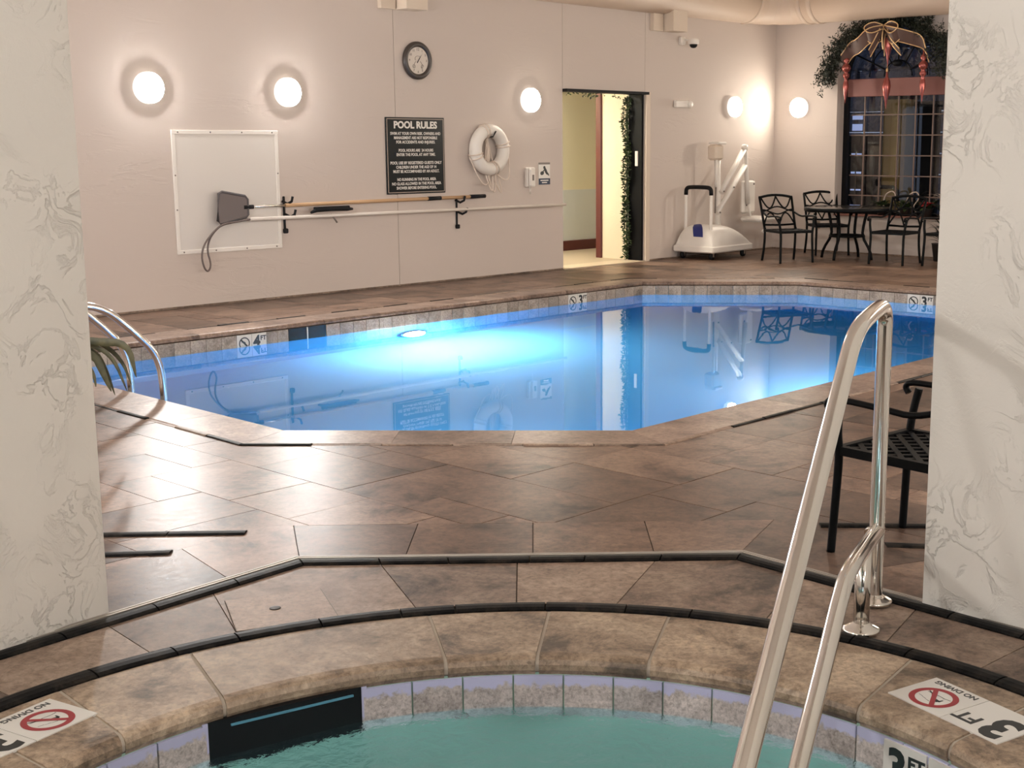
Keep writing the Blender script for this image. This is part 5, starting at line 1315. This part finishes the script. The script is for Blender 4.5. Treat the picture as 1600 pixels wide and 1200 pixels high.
# ------------------------------------------------------------------ plants
def leaf(mb, base, d, L, wdt, droop, fold=0.25, n=7):
    d = Vector(d).normalized(); side = d.cross(Vector((0, 0, 1)))
    if side.length < 0.05: side = Vector((1, 0, 0))
    side.normalize(); vs = []; p = Vector(base); dirn = d.copy()
    for k in range(n+1):
        t = k/n; w_ = wdt*math.sin(PI*min(1, 0.12+t*0.88))**0.8*(1 if t < 1 else 0)
        up = side.cross(dirn).normalized()
        vs += [p+side*w_+up*w_*fold, p.copy(), p-side*w_+up*w_*fold]
        p = p+dirn*(L/n); dirn = (dirn+Vector((0, 0, -droop/n))).normalized()
    fs = []
    for k in range(n): fs += [(3*k, 3*k+1, 3*k+4, 3*k+3), (3*k+1, 3*k+2, 3*k+5, 3*k+4)]
    mb.add(vs, fs, True)
# palm by the left pillar
pb = Vector((-3.09, 6.95, 0))
pm = thing('potted_palm', 'potted palm with long drooping fronds behind the left pillar', 'plant', pb)
fix(MB().lathe([(0.0, 0.0), (0.15, 0.0), (0.20, 0.30), (0.22, 0.32), (0.22, 0.36), (0.19, 0.36), (0.18, 0.31), (0.0, 0.31)], 24).build('pot', M_POT, pm))
MB().tube([(0, 0, 0.3), (0.01, 0, 0.5), (0.03, 0.02, 0.68)], 0.035, 8).build('stem', M_PALM, pm)
tips_ = [((150, 535), (200, 535), (213, 590)), ((150, 540), (178, 560), (199, 612)), ((147, 552), (160, 580), (174, 612)), ((147, 545), (165, 575), (180, 618)), ((150, 530), (190, 560), (206, 602)), ((130, 560), (147, 585), (150, 605))]
for k, (p0, p1, p2) in enumerate(tips_):
    Y = 7.05+0.05*k
    def up_(px, py): d = ray(px, py); return EYE+d*(Y/d.y)
    P3 = smoothpath([pb+Vector((0.03, 0.02, 0.66)), up_(100, 520)*0.5+pb*0.5+Vector((0, 0, 0.3)), up_(*p0), up_(*p1), up_(*p2)], 2)
    mb = MB(); vs = []; n = len(P3)
    for i_, q in enumerate(P3):
        t = i_/(n-1); w_ = (0.020 if k in (0, 2) else 0.012)*(0.5+1.2*t if t < 0.5 else 1.1)*max(0.02, 1-(max(0, t-0.6)/0.4)**1.5)
        tg = (P3[min(i_+1, n-1)]-P3[max(i_-1, 0)]).normalized(); sd = tg.cross(Vector((0, 1, 0))).normalized()*w_
        vs += [q-pb+sd, q-pb+Vector((0, -w_*0.5, 0)), q-pb-sd]
    fs = []
    for i_ in range(n-1): fs += [(3*i_, 3*i_+1, 3*i_+4, 3*i_+3), (3*i_+1, 3*i_+2, 3*i_+5, 3*i_+4)]
    mb.add(vs, fs, True); mb.build('frond', M_PALM, pm)
for k in range(14):
    a_ = 2*PI*k/14+0.2
    if math.cos(a_) > 0.45: continue
    mb = MB(); leaf(mb, (0.03, 0.02, 0.64), (math.cos(a_), math.sin(a_), 0.9), 0.75, 0.02, 1.7); mb.build('frond', M_PALM, pm)
# pool ladder rails on the near left edge
la1, la2 = g(237, 616), g(186, 603)
lad = thing('pool_ladder', 'chrome pool ladder with two arched rails at the left end of the pool', 'ladder', la1)
ed = Vector((dl[1], -dl[0], 0)); outv = Vector((-math.sin(math.radians(42.8)), -math.cos(math.radians(42.8)), 0))
for lp_ in (la1, la2):
    O_ = lp_-la1; iv = -outv
    q = [outv*0.62+Vector((0, 0, 0.0)), outv*0.62+Vector((0, 0, 0.30)), outv*0.55+Vector((0, 0, 0.62)), outv*0.30+Vector((0, 0, 0.60)), outv*0.10+Vector((0, 0, 0.42)), iv*0.06+Vector((0, 0, 0.25)), iv*0.09+Vector((0, 0, 0.0)), iv*0.09+Vector((0, 0, -1.0))]
    MB().tube(smoothpath([O_+p for p in q], 3), 0.024, 12).build('rail', M_CHROME, lad)
    fix(MB().lathe([(0.055, 0.002), (0.06, 0.01), (0.03, 0.025), (0.026, 0.03)], 18).build('escutcheon', M_CHROME, lad, O_+outv*0.62))
for z in (-0.3, -0.6, -0.9):
    MB().box(((la2-la1)/2-outv*0.09+Vector((0, 0, z))), ((la2-la1).length, 0.08, 0.02), math.atan2((la2-la1).y, (la2-la1).x)).build('tread', M_WHITE, lad)
# plants on and below the window sill
def sill_plant(px, name, label, red, off=0.0):
    s_ = WB(px, 338)[0]; o = thing(name, label, 'plant', wb(s_, WZ0+0.024, off-0.10), RB)
    fix(MB().lathe([(0.0, 0.0), (0.06, 0.0), (0.08, 0.11), (0.085, 0.12), (0.07, 0.12), (0.0, 0.11)], 16).build('pot', M_POT, o))
    mb_ = MB()
    for k in range(26): leaf(mb_, (rnd.uniform(-.03, .03), rnd.uniform(-.03, .03), 0.10), (math.cos(k*2.4), math.sin(k*2.4), rnd.uniform(0.1, 1.4)), rnd.uniform(0.12, 0.26), 0.035, 0.9, n=4)
    mb_.build('leaves', M_IVY, o)
    if red:
        mb_ = MB()
        for k in range(16): leaf(mb_, (0, -0.02, 0.16), (math.cos(k*2.4), math.sin(k*2.4)-0.3, rnd.uniform(0.0, 0.6)), rnd.uniform(0.10, 0.16), 0.04, 0.5, n=4)
        mb_.build('red_bracts', M_PETAL, o)
    else:
        MB().tube(smoothpath([(0.02, 0, 0.1), (0.05, -0.03, 0.3), (0.2, -0.03, 0.36), (0.24, -0.03, 0.25), (0.14, -0.04, 0.14), (0.2, -0.03, 0.06)], 2), 0.01, 6).build('pale_twig', M_TWIG, o)
sill_plant(1372, 'sill_plant', 'dark leafy pot plant on the window sill behind the table', False)
sill_plant(1408, 'sill_plant', 'dark leafy plant with a pale curled twig on the window sill', False)
sill_plant(1443, 'poinsettia', 'red poinsettia in a pot on the window sill', True)
# floor plant at the far right
fp = g(1470, 408); ft = thing('floor_plant', 'tall dark thin-leaved plant on the floor at the right end below the window', 'plant', fp)
fix(MB().lathe([(0.0, 0.0), (0.10, 0.0), (0.13, 0.22), (0.14, 0.24), (0.11, 0.24), (0.0, 0.22)], 18).build('pot', M_POT, ft))
mb = MB()
for k in range(70): leaf(mb, (rnd.uniform(-.02, .02), rnd.uniform(-.02, .02), rnd.uniform(0.2, 0.75)), (math.cos(k*2.4), math.sin(k*2.4), rnd.uniform(0.5, 2.0)), rnd.uniform(0.15, 0.32), 0.016, 1.2, n=4)
mb.build('leaves', M_FIR, ft); MB().tube([(0, 0, 0.2), (0.01, 0, 0.85)], 0.02, 6).build('stem', M_POT, ft)
mb = MB()
for k in range(14): leaf(mb, (0, 0, 0.8), (math.cos(k*2.4), math.sin(k*2.4), 1.3), rnd.uniform(0.2, 0.32), 0.010, 1.5, n=5)
mb.build('pale_blades', M_TWIG, ft)
